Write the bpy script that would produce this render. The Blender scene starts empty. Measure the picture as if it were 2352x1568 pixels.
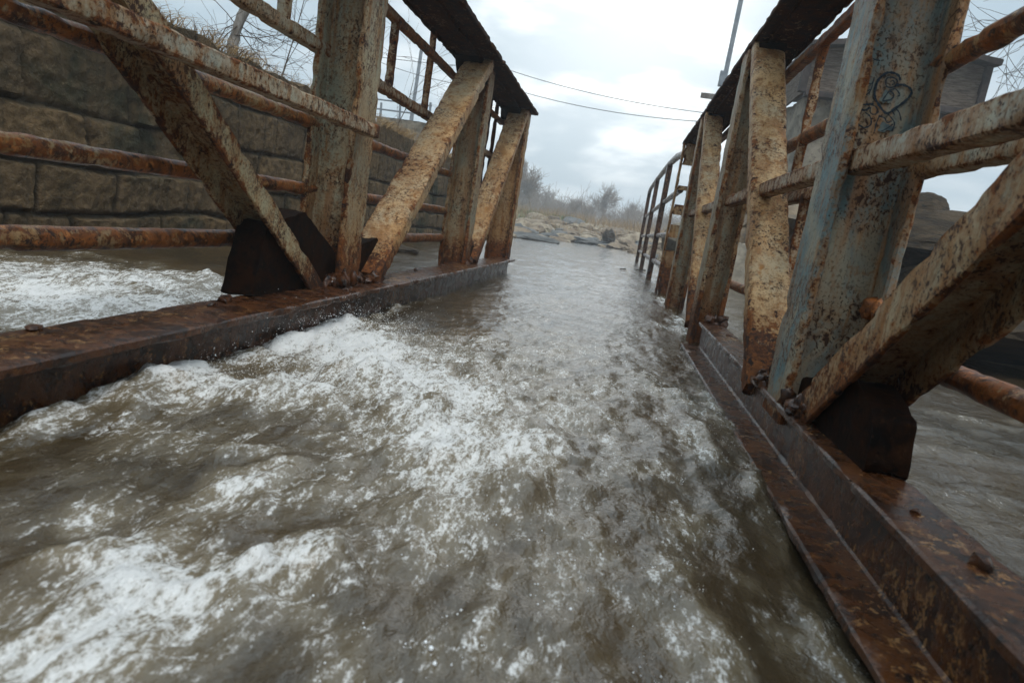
import bpy, bmesh, math, random
import numpy as np
from mathutils import Vector, Matrix

random.seed(7)
rng = np.random.default_rng(11)
SC = bpy.context.scene
COL = SC.collection
rad = math.radians

# ------------------------------------------------------------------ camera
FPX = 1486.0                       # focal length in units of a 2352-wide frame
CAM_Z = 0.69                       # above the mean water level (z = 0)
Yw = np.array([244.0, -239.0, FPX]); Yw /= np.linalg.norm(Yw)
_r = rad(8.8)
_d = np.array([-math.sin(_r), math.cos(_r), 0.0])
_d[2] = -(Yw[0]*_d[0] + Yw[1]*_d[1]) / Yw[2]
Zw = -_d / np.linalg.norm(_d)
Xw = np.cross(Yw, Zw)
ROT = np.array([Xw, Yw, Zw])       # camera (right, down, forward) -> world
CAM = np.array([0.0, 0.0, CAM_Z])
cd = bpy.data.cameras.new('camera')
cd.sensor_width = 36; cd.lens = FPX/2352*36
cd.clip_start = 0.02; cd.clip_end = 3000
cd.dof.use_dof = True; cd.dof.focus_distance = 4.2; cd.dof.aperture_fstop = 4.5
cam = bpy.data.objects.new('camera', cd); COL.objects.link(cam)
m = np.eye(4); m[:3, 0] = ROT[:, 0]; m[:3, 1] = -ROT[:, 1]; m[:3, 2] = -ROT[:, 2]; m[:3, 3] = CAM
cam.matrix_world = Matrix(m.tolist())
SC.camera = cam

# ------------------------------------------------------------------ world, sun, exposure
SUN_EL, SUN_AZ = 58.0, 160.0        # degrees; azimuth clockwise from +Y
world = bpy.data.worlds.new('World'); SC.world = world; world.use_nodes = True
SC.view_settings.view_transform = 'Standard'; SC.view_settings.look = 'None'
SC.view_settings.gamma = 1.0; SC.view_settings.exposure = 0.42
SC.cycles.use_denoising = True
SC.cycles.max_bounces = 8; SC.cycles.volume_bounces = 1
SC.cycles.caustics_reflective = False; SC.cycles.caustics_refractive = False


class NT:
    """tiny helper for building node trees"""
    def __init__(s, tree):
        s.t = tree; s.t.nodes.clear()
    def n(s, typ, **kw):
        nd = s.t.nodes.new(typ)
        for k, v in kw.items():
            if hasattr(nd, k): setattr(nd, k, v)
            else: s.set(nd, k, v)
        return nd
    def set(s, nd, k, v):
        if isinstance(k, str):
            k = k.replace('_', ' ') if k.replace('_', ' ') in nd.inputs else k
        sock = nd.inputs[k]
        if isinstance(v, bpy.types.NodeSocket): s.t.links.new(v, sock)
        else: sock.default_value = v
    def math(s, op, a, b=None, c=None, clamp=False):
        nd = s.t.nodes.new('ShaderNodeMath'); nd.operation = op; nd.use_clamp = clamp
        for i, v in enumerate((a, b, c)):
            if v is None: continue
            s.set(nd, i, v)
        return nd.outputs[0]
    def noise(s, vec, scale, detail=4, rough=.55, dist=0.0):
        nd = s.t.nodes.new('ShaderNodeTexNoise')
        s.set(nd, 'Vector', vec); nd.inputs['Scale'].default_value = scale
        nd.inputs['Detail'].default_value = detail; nd.inputs['Roughness'].default_value = rough
        nd.inputs['Distortion'].default_value = dist
        return nd.outputs['Fac']
    def scale(s, vec, xyz):
        nd = s.t.nodes.new('ShaderNodeVectorMath'); nd.operation = 'MULTIPLY'
        s.set(nd, 0, vec); nd.inputs[1].default_value = xyz
        return nd.outputs[0]
    def ramp(s, v, lo, hi):
        nd = s.t.nodes.new('ShaderNodeMapRange'); nd.interpolation_type = 'SMOOTHSTEP'
        s.set(nd, 'Value', v); s.set(nd, 'From Min', lo); s.set(nd, 'From Max', hi)
        return nd.outputs[0]
    def mix(s, f, a, b):
        nd = s.t.nodes.new('ShaderNodeMix'); nd.data_type = 'RGBA'
        s.set(nd, 0, f)
        for k, v in ((6, a), (7, b)):
            if isinstance(v, bpy.types.NodeSocket): s.t.links.new(v, nd.inputs[k])
            else: nd.inputs[k].default_value = (*v, 1)
        return nd.outputs[2]
    def bump(s, h, strength, dist, normal=None):
        nd = s.t.nodes.new('ShaderNodeBump')
        s.set(nd, 'Height', h); s.set(nd, 'Strength', strength); s.set(nd, 'Distance', dist)
        if normal is not None: s.set(nd, 'Normal', normal)
        return nd.outputs[0]


def make_world():
    t = NT(world.node_tree)
    out = t.n('ShaderNodeOutputWorld'); bg = t.n('ShaderNodeBackground')
    sky = t.n('ShaderNodeTexSky')
    sky.sky_type = 'NISHITA'; sky.sun_disc = False
    sky.sun_elevation = rad(SUN_EL); sky.sun_rotation = rad(SUN_AZ)
    sky.air_density = 1.0; sky.dust_density = 2.5; sky.ozone_density = 1.5
    tc = t.n('ShaderNodeTexCoord')
    gen = tc.outputs['Generated']
    # project the view direction onto a cloud layer so the clouds flatten towards the horizon
    sep = t.n('ShaderNodeSeparateXYZ'); t.set(sep, 0, gen)
    zz = t.math('ADD', t.math('MAXIMUM', sep.outputs[2], 0.0), 0.32)
    cmb = t.n('ShaderNodeCombineXYZ')
    t.set(cmb, 0, t.math('DIVIDE', sep.outputs[0], zz)); t.set(cmb, 1, t.math('DIVIDE', sep.outputs[1], zz))
    uv = cmb.outputs[0]
    n1 = t.noise(uv, 1.35, 6, .52, .3)
    n2 = t.noise(t.scale(uv, (1.0, 1.6, 1)), 3.1, 5, .5, .2)
    c = t.math('ADD', t.math('MULTIPLY', n1, .68), t.math('MULTIPLY', n2, .32))
    c = t.ramp(c, .45, .68)
    cloud = t.mix(c, (3.8, 4.85, 5.6), (6.6, 7.2, 7.6))
    # bright, thin part of the cloud cover in front of the hidden sun
    sd = np.array([math.sin(rad(-1))*math.cos(rad(19)), math.cos(rad(-1))*math.cos(rad(19)), math.sin(rad(19))])
    dot = t.n('ShaderNodeVectorMath', operation='DOT_PRODUCT')
    t.set(dot, 0, gen); dot.inputs[1].default_value = sd
    g = t.math('POWER', t.math('MAXIMUM', dot.outputs['Value'], 0.0), 38.0)
    g = t.math('MULTIPLY', g, t.math('ADD', t.math('MULTIPLY', c, .8), .2))
    cloud = t.mix(g, cloud, (32.0, 31.2, 29.5))
    zen = t.math('ADD', t.math('MULTIPLY', t.ramp(sep.outputs[2], .30, .95), 1.25), 1.0)
    cs = t.n('ShaderNodeVectorMath', operation='SCALE'); t.set(cs, 0, cloud); t.set(cs, 'Scale', zen)
    cloud = cs.outputs[0]
    col = t.mix(.93, sky.outputs[0], cloud)
    t.set(bg, 'Color', col); bg.inputs['Strength'].default_value = .1
    t.t.links.new(bg.outputs[0], out.inputs[0])
make_world()

sl = bpy.data.lights.new('sun', 'SUN'); sl.energy = 1.15; sl.angle = rad(20); sl.color = (1, .97, .92)
sun = bpy.data.objects.new('sun', sl); COL.objects.link(sun)
sdir = Vector((math.sin(rad(SUN_AZ))*math.cos(rad(SUN_EL)), math.cos(rad(SUN_AZ))*math.cos(rad(SUN_EL)), math.sin(rad(SUN_EL))))
sun.rotation_euler = sdir.to_track_quat('Z', 'Y').to_euler()

# ------------------------------------------------------------------ measuring helpers
def ray(px, py):
    d = ROT @ np.array([px-1176.0, py-784.0, FPX]); return d
def on_x(px, py, x):
    d = ray(px, py); return CAM + d*(x/d[0])
def on_y(px, py, y):
    d = ray(px, py); return CAM + d*(y/d[1])
def on_z(px, py, z):
    d = ray(px, py); return CAM + d*((z-CAM_Z)/d[2])

# ------------------------------------------------------------------ numpy noise
def _h(ix, iy, iz):
    h = (ix*374761393 + iy*668265263 + iz*2147483647*3 + 1013904223) & 0xffffffff
    h = ((h ^ (h >> 13))*1274126177) & 0xffffffff
    h = ((h ^ (h >> 16))*2246822519) & 0xffffffff
    return (h ^ (h >> 15)) & 0xffffffff
_G = rng.normal(size=(256, 3)); _G /= np.linalg.norm(_G, axis=1)[:, None]
def perlin(p):
    p = np.asarray(p, dtype=np.float64)
    i = np.floor(p).astype(np.int64); f = p - i
    u = f*f*f*(f*(f*6-15)+10)
    res = 0
    for dx in (0, 1):
        wx = u[:, 0] if dx else 1-u[:, 0]
        for dy in (0, 1):
            wy = u[:, 1] if dy else 1-u[:, 1]
            for dz in (0, 1):
                wz = u[:, 2] if dz else 1-u[:, 2]
                g = _G[_h(i[:, 0]+dx, i[:, 1]+dy, i[:, 2]+dz) & 255]
                d = (f[:, 0]-dx)*g[:, 0] + (f[:, 1]-dy)*g[:, 1] + (f[:, 2]-dz)*g[:, 2]
                res = res + wx*wy*wz*d
    return res*1.5
def fbm(p, octaves=4, gain=.5):
    a, s, tot = 1.0, np.asarray(p, float), 0
    for k in range(octaves):
        tot = tot + a*perlin(s + 17.3*k); a *= gain; s = s*2.03
    return tot
def ridged(p, octaves=4, gain=.5):
    a, s, tot = 1.0, np.asarray(p, float), 0
    for k in range(octaves):
        tot = tot + a*(1-2*np.abs(perlin(s + 9.1*k))); a *= gain; s = s*2.07
    return tot
def smooth(x, a, b):
    t = np.clip((x-a)/(b-a), 0, 1); return t*t*(3-2*t)

# ------------------------------------------------------------------ object helpers
def link(name, me, mat=None, parent=None):
    o = bpy.data.objects.new(name, me); COL.objects.link(o)
    if mat: me.materials.append(mat)
    if parent: o.parent = parent
    return o
def empty(name, loc=(0, 0, 0)):
    o = bpy.data.objects.new(name, None); COL.objects.link(o); o.location = loc
    o.empty_display_size = .2
    return o
def tag(o, label=None, cat=None, group=None, kind=None):
    for k, v in (('label', label), ('category', cat), ('group', group), ('kind', kind)):
        if v: o[k] = v
    return o
def np_mesh(name, V, F, smooth_angle=None):
    """V (n,3); F: list of arrays, each (m,k)"""
    me = bpy.data.meshes.new(name)
    V = np.asarray(V, np.float32)
    if not isinstance(F, list): F = [F]
    F = [np.asarray(f, np.int32) for f in F if len(f)]
    loops = np.concatenate([f.ravel() for f in F])
    tot = np.concatenate([np.full(len(f), f.shape[1], np.int32) for f in F])
    start = np.concatenate([[0], np.cumsum(tot)[:-1]]).astype(np.int32)
    me.vertices.add(len(V)); me.vertices.foreach_set('co', V.ravel())
    me.loops.add(len(loops)); me.loops.foreach_set('vertex_index', loops)
    me.polygons.add(len(tot)); me.polygons.foreach_set('loop_start', start); me.polygons.foreach_set('loop_total', tot)
    me.update(calc_edges=True); me.validate()
    if smooth_angle is not None:
        me.polygons.foreach_set('use_smooth', np.ones(len(me.polygons), bool))
        if smooth_angle < 180: me.set_sharp_from_angle(angle=rad(smooth_angle))
    return me

class MB:
    """collects pieces, builds ONE mesh"""
    def __init__(s): s.V = []; s.F4 = []; s.F3 = []; s.n = 0
    def add(s, V, F4=None, F3=None):
        V = np.asarray(V, float)
        if F4 is not None and len(F4): s.F4.append(np.asarray(F4)+s.n)
        if F3 is not None and len(F3): s.F3.append(np.asarray(F3)+s.n)
        s.V.append(V); s.n += len(V)
    def build(s, name, mat=None, parent=None, angle=40):
        F = []
        if s.F4: F.append(np.concatenate(s.F4))
        if s.F3: F.append(np.concatenate(s.F3))
        me = np_mesh(name, np.concatenate(s.V), F, angle)
        return link(name, me, mat, parent)

def chamfer(poly, c):
    P = [np.array(p, float) for p in poly]; out = []
    n = len(P)
    for i in range(n):
        a, b, d = P[i-1], P[i], P[(i+1) % n]
        la, ld = np.linalg.norm(a-b), np.linalg.norm(d-b)
        k = min(c, la*.3, ld*.3)
        out += [b+(a-b)/la*k, b+(d-b)/ld*k]
    return out
def rect(u0, u1, v0, v1): return [(u0, v0), (u1, v0), (u1, v1), (u0, v1)]
def ibeam_u(u0, u1, d, tw, tf):
    """section with flanges at both ends of u, web along u"""
    h = d/2; w = tw/2
    return [(u0, -h), (u0+tf, -h), (u0+tf, -w), (u1-tf, -w), (u1-tf, -h), (u1, -h),
            (u1, h), (u1-tf, h), (u1-tf, w), (u0+tf, w), (u0+tf, h), (u0, h)]
def circle(r, n=12): return [(r*math.cos(2*math.pi*i/n), r*math.sin(2*math.pi*i/n)) for i in range(n)]

def sweep(mb, prof, p0, p1, U=(1, 0, 0), V=None, seg=.04, pseg=.035, cham=.006, rough=.003, chip=.008, bend=0.0, seed=0):
    p0, p1 = np.array(p0, float), np.array(p1, float)
    A = p1-p0; L = np.linalg.norm(A); A /= L
    U = np.array(U, float); 
    if V is None:
        V = np.cross(A, U); V /= np.linalg.norm(V); U = np.cross(V, A)
    V = np.array(V, float)
    P = chamfer(prof, cham) if cham else [np.array(p, float) for p in prof]
    pts = []; corner = []
    for i in range(len(P)):
        a, b = P[i], P[(i+1) % len(P)]
        k = max(1, int(math.ceil(np.linalg.norm(b-a)/pseg)))
        for j in range(k):
            pts.append(a+(b-a)*j/k); corner.append(1.0 if j == 0 else 0.0)
    pts = np.array(pts); corner = np.array(corner); m_ = len(pts)
    # outward normals of the section
    nx = np.roll(pts, -1, 0)-np.roll(pts, 1, 0)
    nrm = np.stack([nx[:, 1], -nx[:, 0]], 1); nrm /= np.linalg.norm(nrm, axis=1)[:, None]+1e-9
    area = np.sum(pts[:, 0]*np.roll(pts[:, 1], -1)-np.roll(pts[:, 0], -1)*pts[:, 1])
    if area < 0: nrm = -nrm
    n = max(2, int(L/seg)+1)
    s = np.linspace(0, 1, n)
    base = p0[None]+(p1-p0)[None]*s[:, None]
    if bend:
        w = np.stack([fbm(np.stack([s*L*1.1+seed*3.7+9*k, np.full(n, seed*1.3), np.zeros(n)], 1), 2) for k in range(2)], 1)*bend
        base = base+w[:, :1]*U[None]+w[:, 1:]*V[None]
    X = base[:, None]+pts[None, :, :1]*U+pts[None, :, 1:]*V
    N = np.broadcast_to((nrm[:, :1]*U+nrm[:, 1:]*V)[None], X.shape)
    Xf, Nf = X.reshape(-1, 3).copy(), N.reshape(-1, 3)
    cf = np.tile(corner, n)
    d = rough*fbm(Xf*14+seed*5.1, 3)
    e = np.clip(fbm(Xf*9+seed*2.2+40, 3)-.12, 0, 1)
    d -= cf*chip*e*2.2 + .35*chip*np.clip(fbm(Xf*22+seed, 2)-.3, 0, 1)
    Xf += Nf*d[:, None]
    i = np.arange(n-1)[:, None]; j = np.arange(m_)[None]
    a = i*m_+j; b = i*m_+(j+1) % m_
    F = np.stack([a, b, b+m_, a+m_], -1).reshape(-1, 4)
    if (area < 0) ^ (np.dot(np.cross(U, V), A) < 0): F = F[:, ::-1]
    # end caps by triangulating a centre fan is wrong for I sections: use polygon ear fill through mathutils
    from mathutils.geometry import tessellate_polygon
    tri = tessellate_polygon([[Vector((p[0], p[1], 0)) for p in pts]])
    tri = np.array(tri)
    mb.add(Xf, F, np.concatenate([tri, tri+(n-1)*m_]) if len(tri) else None)

def fix_normals(o):
    bm = bmesh.new(); bm.from_mesh(o.data); bmesh.ops.recalc_face_normals(bm, faces=bm.faces); bm.to_mesh(o.data); bm.free()
    return o

def bar(name, mat, parent, prof, p0, p1, **kw):
    mb = MB(); sweep(mb, prof, p0, p1, **kw)
    return fix_normals(mb.build(name, mat, parent, 27))

def rock_mesh(name, r=(1, 1, 1), sub=3, amp=.25, freq=1.4, seed=0, flat=0.0):
    bm = bmesh.new(); bmesh.ops.create_icosphere(bm, subdivisions=sub, radius=1.0)
    V = np.array([v.co for v in bm.verts]); F = np.array([[v.index for v in f.verts] for f in bm.faces]); bm.free()
    q = V*freq+seed*7.7
    d = 1+amp*fbm(q, 5, .6)+amp*.6*(ridged(q*.8, 3)-.6)
    # facet: pull towards random cutting planes
    r2 = np.random.default_rng(seed+5)
    V = V*d[:, None]
    for k in range(9):
        nn = r2.normal(size=3); nn /= np.linalg.norm(nn); h = r2.uniform(.62, .95)
        s = V@nn; V = V-np.where(s > h, (s-h)*.85, 0)[:, None]*nn
    V = V*np.array(r)
    return np_mesh(name, V, F, 24)

# ------------------------------------------------------------------ materials
def new_mat(name):
    mt = bpy.data.materials.new(name); mt.use_nodes = True
    t = NT(mt.node_tree)
    out = t.n('ShaderNodeOutputMaterial'); b = t.n('ShaderNodeBsdfPrincipled')
    t.t.links.new(b.outputs[0], out.inputs[0])
    pos = t.n('ShaderNodeNewGeometry').outputs['Position']
    return mt, t, b, pos

def steel(name, paint, paint2, rust=.5, lowrust=(.15, .9), spot=.5, stain=.5, wet=0.0, dark=1.0, streak=(22, 22, 2.2), fine=1.0, lw=.1, spec=.2, p2=(.38, .62)):
    """old paint over rust: chips, speckles, run-down stains; 'rust' moves the paint/rust balance"""
    mt, t, b, pos = new_mat(name)
    big = t.noise(pos, 3.2, 6, .6, .4)
    mid = t.noise(pos, 27*fine, 6, .64, .4)
    fin = t.noise(pos, 75*fine, 4, .6)
    strk = t.noise(t.scale(pos, streak), 1.0, 5, .6, .2)
    z = t.n('ShaderNodeSeparateXYZ'); t.set(z, 0, pos)
    low = t.ramp(z.outputs[2], lowrust[1], lowrust[0])
    v = t.math('ADD', t.math('MULTIPLY', big, .22), t.math('MULTIPLY', mid, .48))
    v = t.math('ADD', v, t.math('MULTIPLY', fin, .30))
    v = t.math('ADD', v, t.math('MULTIPLY', low, lw))
    v = t.math('ADD', v, t.math('MULTIPLY', t.math('SUBTRACT', strk, .5), .22))
    v = t.math('ADD', v, t.math('MULTIPLY', t.math('SUBTRACT', t.noise(pos, 1.15, 3, .5, .3), .5), .30))
    geo = t.n('ShaderNodeNewGeometry')
    v = t.math('ADD', v, t.math('MULTIPLY', t.ramp(geo.outputs['Pointiness'], .505, .60), .17))
    thr = .735-.38*rust
    m_rust = t.ramp(v, thr-.015, thr+.025)
    halo = t.ramp(v, thr-.15, thr+.02)
    # pitted spots in loose clusters
    clus = t.ramp(t.noise(pos, 4.2, 4, .6), .40, .60)
    sa = t.noise(t.scale(pos, (1, 1, .75)), 40*fine, 5, .65, .5)
    sb = t.noise(t.scale(pos, (1, 1, .8)), 105*fine, 3, .6, .4)
    ta = .705-.12*spot
    m_spot = t.math('MULTIPLY', t.ramp(sa, ta, ta+.025), clus)
    m_spot = t.math('MAXIMUM', m_spot, t.math('MULTIPLY', t.ramp(sb, ta-.005, ta+.03), t.math('ADD', t.math('MULTIPLY', clus, .6), .4)))
    sp_halo = t.math('MULTIPLY', t.ramp(sa, ta-.13, ta), clus)
    pcol = t.mix(t.ramp(t.noise(t.scale(pos, (1, 1, .55)), 4.5, 4, .6, .6), p2[0], p2[1]), paint, paint2)
    pcol = t.mix(t.math('MULTIPLY', t.ramp(strk, .5, .72), stain), pcol, (.32, .14, .038))
    runs = t.ramp(t.noise(t.scale(pos, (8, 8, .75)), 1.0, 5, .62, .25), .52, .66)
    pcol = t.mix(t.math('MULTIPLY', runs, .75*stain), pcol, (.25, .095, .025))
    pcol = t.mix(t.math('MULTIPLY', t.ramp(fin, .55, .75), .35), pcol, tuple(c*.55 for c in paint))
    pcol = t.mix(t.math('MULTIPLY', t.ramp(t.noise(t.scale(pos, (1, 1, .5)), 2.6, 5, .6, .5), .42, .68), .6*stain), pcol, (.37, .175, .05))
    pcol = t.mix(t.math('MULTIPLY', halo, .8*min(1, stain+.3)), pcol, (.24, .11, .035))
    pcol = t.mix(t.math('MULTIPLY', t.math('MULTIPLY', low, t.ramp(big, .35, .6)), .7*stain), pcol, (.30, .125, .035))
    pcol = t.mix(t.math('MULTIPLY', sp_halo, .6), pcol, (.2, .09, .03))
    rn = t.noise(pos, 11, 6, .65, .5)
    rcol = t.mix(t.ramp(rn, .35, .6), (.036*dark, .013*dark, .006*dark), (.175*dark, .056*dark, .013*dark))
    rcol = t.mix(t.ramp(t.noise(pos, 38, 4, .6), .55, .75), rcol, (.34*dark, .13*dark, .036*dark))
    rcol = t.mix(t.ramp(t.noise(pos, 26, 4, .6, .3), .54, .66), rcol, (.02*dark, .01*dark, .007*dark))
    col = t.mix(m_rust, pcol, rcol)
    col = t.mix(t.math('MULTIPLY', m_spot, .93), col, (.035, .015, .009))
    t.set(b, 'Base Color', col)
    h = t.math('SUBTRACT', t.math('MULTIPLY', fin, .25), t.math('MULTIPLY', m_rust, .5))
    h = t.math('SUBTRACT', h, t.math('MULTIPLY', m_spot, .55))
    h = t.math('ADD', h, t.math('MULTIPLY', t.math('MULTIPLY', m_rust, rn), .9))
    h = t.math('ADD', h, t.math('MULTIPLY', strk, .18))
    t.set(b, 'Normal', t.bump(h, .8, .006))
    r = t.math('ADD', t.math('MULTIPLY', m_rust, .22 if not wet else 0.0), .55-.33*wet)
    r = t.math('ADD', r, t.math('MULTIPLY', t.math('SUBTRACT', rn, .5), .5))
    t.set(b, 'Roughness', r)
    b.inputs['Specular IOR Level'].default_value = spec+.25*wet
    return mt

M = {}
M['cream'] = steel('cream_steel', (.41, .34, .215), (.275, .28, .205), rust=.35, lowrust=(.16, .6), spot=1.05, stain=.9, lw=.17)
M['green'] = steel('green_steel', (.25, .255, .195), (.32, .28, .19), rust=.31, lowrust=(.1, .5), spot=.95, stain=.85, lw=.17)
M['teal'] = steel('teal_steel', (.30, .285, .215), (.115, .195, .205), rust=.24, lowrust=(.1, .5), spot=1.05, stain=.8, p2=(.38, .53))
M['tan'] = steel('tan_steel', (.52, .325, .155), (.43, .325, .195), rust=.34, lowrust=(.16, .55), spot=1.05, stain=1.0, lw=.26)
M['speckle'] = steel('speckled_steel', (.45, .375, .225), (.36, .33, .21), rust=.37, lowrust=(.1, .6), spot=1.3, stain=.75, fine=1.1, lw=.16)
M['rail'] = steel('rail_steel', (.41, .37, .27), (.33, .325, .26), rust=.49, lowrust=(-1, -.5), spot=1.0, stain=.8)
M['rusty'] = steel('rusty_steel', (.38, .33, .21), (.36, .22, .09), rust=.66, lowrust=(-1, -.5), spot=.9, stain=1.0, wet=.3, dark=1.5)
M['girder'] = steel('girder_steel', (.26, .19, .11), (.20, .13, .07), rust=.82, lowrust=(-.4, .16), spot=.9, stain=.95, wet=.85, dark=.46, spec=.12, fine=1.3)
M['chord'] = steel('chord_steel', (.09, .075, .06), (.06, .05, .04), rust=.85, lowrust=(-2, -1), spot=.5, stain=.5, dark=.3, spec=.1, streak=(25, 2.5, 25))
M['black'] = steel('black_steel', (.022, .013, .009), (.014, .009, .007), rust=1.05, lowrust=(-.4, .3), spot=.3, stain=.3, wet=0, dark=.10, spec=.06)  # dark wet rust, plus shade from the diagonal put into the colour

def simple(name, c1, c2, scale=6, detail=6, rough=.85, bump=.5, bd=.02, c3=None, stretch=(1, 1, 1)):
    mt, t, b, pos = new_mat(name)
    p = t.scale(pos, stretch)
    n = t.noise(p, scale, detail, .6, .4)
    col = t.mix(t.ramp(n, .35, .65), c1, c2)
    if c3: col = t.mix(t.ramp(t.noise(p, scale*3.3, 4, .6), .52, .7), col, c3)
    t.set(b, 'Base Color', col); b.inputs['Roughness'].default_value = rough; b.inputs['Specular IOR Level'].default_value = .15
    t.set(b, 'Normal', t.bump(t.noise(p, scale*4, 6, .65), bump, bd))
    return mt
M['rock'] = simple('pale_rock', (.13, .092, .058), (.25, .19, .13), 1.6, 7, .85, .7, .06, (.12, .10, .08))
M['rock_dark'] = simple('dark_rock', (.03, .021, .013), (.075, .052, .031), 2.2, 7, .8, .8, .05, (.02, .018, .016), (1, 1, 3))
M['rock_tan'] = simple('tan_rock', (.20, .15, .10), (.35, .285, .205), 2.2, 7, .9, .8, .06, (.13, .09, .055))
M['rock_grey'] = simple('grey_rock', (.075, .075, .072), (.15, .145, .135), 1.5, 7, .85, .6, .05)
M['bark'] = simple('bark', (.10, .085, .07), (.20, .18, .16), 8, 6, .9, .8, .02, None, (1, 1, .25))
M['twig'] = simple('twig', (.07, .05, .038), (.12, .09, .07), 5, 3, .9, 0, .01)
M['far_twig'] = simple('far_twig', (.19, .145, .11), (.26, .20, .155), .3, 3, .9, 0, .01)  # paler than the near twigs: part of the distance haze is in the colour
M['straw'] = simple('dry_grass', (.22, .135, .06), (.36, .24, .115), 3, 3, .9, 0, .01)
M['green_grass'] = simple('green_grass', (.06, .09, .025), (.12, .14, .045), 2, 3, .9, 0, .01)
M['metal'] = simple('galvanised', (.17, .19, .21), (.24, .26, .28), 5, 4, .5, .1, .005)
M['wire'] = simple('wire', (.03, .03, .035), (.05, .05, .055), 2, 2, .6, 0, .005)
M['concrete'] = simple('concrete', (.15, .13, .10), (.26, .225, .175), 2.5, 7, .9, .6, .03, (.10, .085, .065))
M['plank'] = simple('weathered_planks', (.085, .064, .048), (.18, .145, .115), 3, 6, .9, .8, .02, (.06, .036, .026), (1, 1, 7))
M['trim'] = simple('dark_trim', (.035, .028, .025), (.07, .055, .05), 4, 5, .8, .4, .01)
M['paint_line'] = simple('marker_paint', (.008, .018, .03), (.016, .032, .045), 30, 3, .6, 0, .01)
M['blue_scrub'] = simple('blue_scrub', (.075, .11, .125), (.16, .19, .175), 30, 3, .6, 0, .01)
M['snow'] = simple('pale_flake', (.5, .5, .48), (.7, .7, .7), 10, 4, .8, .4, .01)

def mat_wall():
    mt, t, b, pos = new_mat('wall_stone')
    at = t.n('ShaderNodeAttribute', attribute_name='joint').outputs['Fac']
    bl = t.n('ShaderNodeAttribute', attribute_name='tone').outputs['Fac']
    n = t.noise(pos, 4.5, 8, .65, .4); f = t.noise(pos, 38, 6, .68)
    mdn = t.noise(pos, 13, 6, .65, .3)
    col = t.mix(t.ramp(t.math('ADD', t.math('MULTIPLY', n, .55), t.math('MULTIPLY', mdn, .45)), .33, .68), (.075, .049, .024), (.24, .155, .08))
    col = t.mix(t.math('MULTIPLY', bl, .7), col, (.10, .069, .040))
    col = t.mix(t.ramp(t.noise(pos, 1.1, 5, .6, .5), .5, .68), col, (.045, .046, .028))
    col = t.mix(t.math('MULTIPLY', t.ramp(f, .57, .68), .55), col, (.27, .20, .12))
    col = t.mix(t.math('MULTIPLY', t.ramp(t.noise(t.scale(pos, (3, 9, .7)), 1, 5, .6), .5, .7), .5), col, (.03, .027, .02))
    col = t.mix(t.math('MULTIPLY', at, .85), col, (.055, .043, .028))
    t.set(b, 'Base Color', col); b.inputs['Roughness'].default_value = .85; b.inputs['Specular IOR Level'].default_value = .1
    h = t.math('ADD', t.math('ADD', t.math('MULTIPLY', n, .4), t.math('MULTIPLY', mdn, .4)), t.math('MULTIPLY', f, .3))
    t.set(b, 'Normal', t.bump(h, 1.0, .075))
    return mt
M['wall'] = mat_wall()

def mat_ground():
    mt, t, b, pos = new_mat('bank_ground')
    n = t.noise(pos, .35, 8, .6, .5); f = t.noise(pos, 5, 6, .65)
    col = t.mix(t.ramp(n, .38, .6), (.17, .13, .08), (.26, .20, .125))
    col = t.mix(t.ramp(f, .5, .7), col, (.10, .08, .05))
    g = t.n('ShaderNodeAttribute', attribute_name='green').outputs['Fac']
    col = t.mix(t.math('MULTIPLY', g, t.ramp(f, .2, .6)), col, (.09, .12, .04))
    t.set(b, 'Base Color', col); b.inputs['Roughness'].default_value = .95
    t.set(b, 'Normal', t.bump(f, .8, .15))
    return mt
M['ground'] = mat_ground()

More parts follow.
